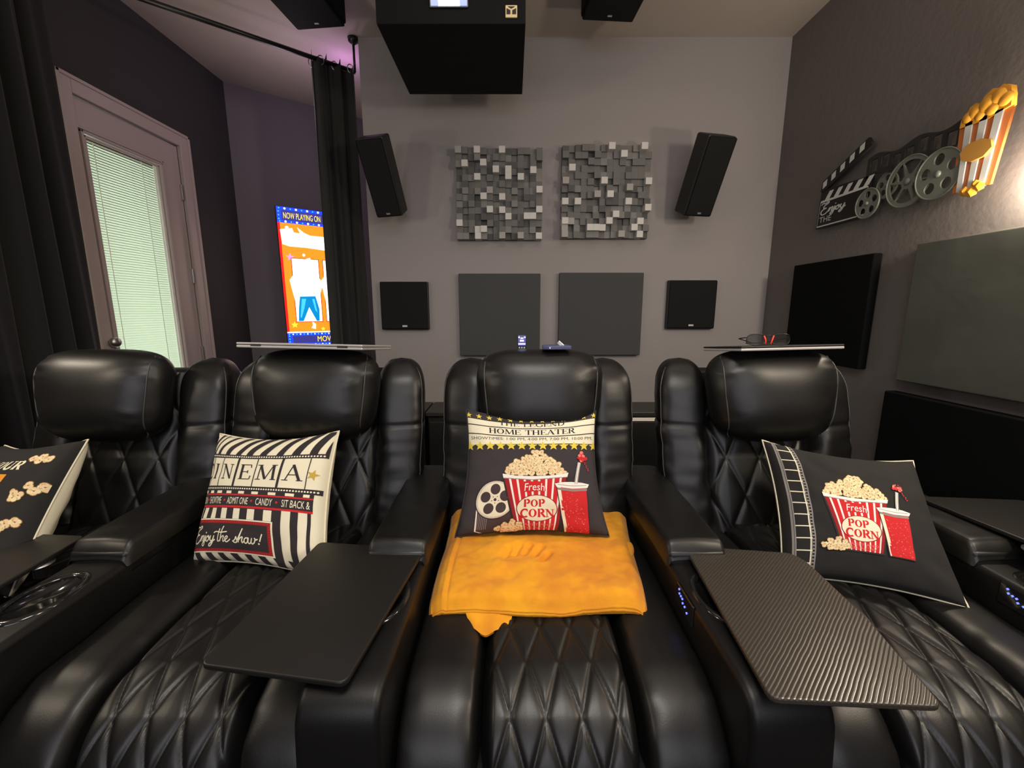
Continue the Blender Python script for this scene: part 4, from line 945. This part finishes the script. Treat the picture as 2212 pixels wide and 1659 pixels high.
# corner flap slipping over the front, and a roll peeking out at the right
def flap(u, v):
    x = -.125 + .13 * u + .02 * v - .03 * u * v; y = .965 - .035 * v - .045 * math.sin(PI * min(1, u * .9 + .05)) * v * (1 - .6 * u); z = .512 - .020 * v + .004 * math.sin(u * 12) * v
    return Vector((x - .08, y - 1.2, z - .50))
bm = grid(flap, 20, 12); grid(lambda u, v: flap(u, v) + Vector((0, .004, -.008)), 20, 12, bm, flip=True); obj('corner_flap', bm, 'blanket', bk, True)
bm = puff(.11, .035, .02, .02, 2.4, 2); xf(bm, Matrix.Translation((.363 - .08, 1.20 - 1.2, .022)) @ Matrix.Rotation(R(70), 4, 'Z')); obj('loose_roll', bm, 'blanket', bk, True)

# ---------------------------------------------------------------- things on the headrests
lp = empty('laptop', (-.70, 1.52, 1.134), 'closed silver laptop lying across the headrest beside the poster screen', 'laptop', rot=(R(-5), R(1), R(-3)))
obj('base', box(-.215, .215, -.14, .14, 0, .009, .003), 'silver', lp); obj('lid', box(-.215, .215, -.14, .14, .0105, .018, .003), 'silver', lp)
for x in (-.165, .13): obj('hinge', box(x, x + .035, -.1415, -.136, .006, .013, .001), 'vinyl', lp)
l4 = empty('laptop', (.935, 1.50, 1.132), 'closed black laptop on the right headrest, under the glasses', 'laptop', rot=(R(-5), R(-1), R(4)))
obj('base', box(-.19, .17, -.12, .12, 0, .009, .003), 'silver', l4)['label'] = 'grey lower shell'; obj('lid', box(-.19, .17, -.12, .12, .010, .016, .003), 'vinyl', l4)
gs = empty('glasses', (.875, 1.43, 1.153), 'dark folded glasses with red inner arms on the black laptop', 'glasses', rz=R(6))
for sg in (-1, 1):
    def lf(t, sc=1): return Vector((sg * (.045 + .033 * math.copysign(abs(math.cos(t)) ** .7, math.cos(t)) * sc), -.002 - .006 * (1 - abs(math.cos(t))), .021 + .018 * math.copysign(abs(math.sin(t)) ** .7, math.sin(t)) * sc))
    bm = bmesh.new(); vs = [bm.verts.new(lf(2 * PI * k / 24)) for k in range(24)]; bm.faces.new(vs); ln = obj('lens', bm, 'lensd', gs)
    obj('rim', tube([lf(2 * PI * k / 24, 1.03) for k in range(24)], .0016, 6, closed=True), 'plastic', gs, True)
    obj('temple', tube([(sg * .08, 0, .028), (sg * .085, .03, .022), (sg * .02, .05, .006), (-sg * .04, .055, .004)], .002, 6), 'plastic', gs, True)
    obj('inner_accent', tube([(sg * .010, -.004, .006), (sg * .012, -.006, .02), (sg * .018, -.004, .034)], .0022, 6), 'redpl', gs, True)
obj('bridge', tube([(-.012, 0, .033), (0, -.002, .035), (.012, 0, .033)], .0016, 6), 'plastic', gs, True)
gd = empty('gadget', (.155, 1.47, 1.138), 'small slate blue plastic gadget on the middle headrest', 'gadget', rz=R(5))
obj('shell', prism(rounded([(-.052, -.02), (-.03, -.034), (.05, -.032), (.05, .03), (.0, .04), (-.045, .03)], .008, 3), .0, .013, .003), 'blue', gd)
obj('clip', xf(box(-.012, .012, -.004, .004, 0, .012, .001), Matrix.Translation((.012, .0, .012)) @ Matrix.Rotation(R(40), 4, 'Y')), 'badge', gd); obj('indicator', box(-.028, -.022, -.0335, -.0325, .004, .009), 'phonew', gd)
rc = empty('remote', (.0365, 1.545, 1.122), 'tiny lit remote display standing up behind the middle headrest', 'remote')
obj('body', box(-.0165, .0165, -.004, .004, 0, .060, .002), 'plastic', rc)
rs = obj('display', box(-.014, .014, -.0052, -.004, .022, .057), 'phone', rc)
for a, b, c, d in ((-.005, .005, .047, .051), (-.007, .007, .037, .043), (-.013, .013, .026, .030), (-.013, -.008, .050, .055), (.008, .013, .050, .055)): obj('icon', box(a, b, -.0056, -.0052, c, d), 'phonew', rs)
for k in (-.009, 0, .009): obj('key', box(k - .002, k + .002, -.005, -.004, .012, .016), 'badge', rc)
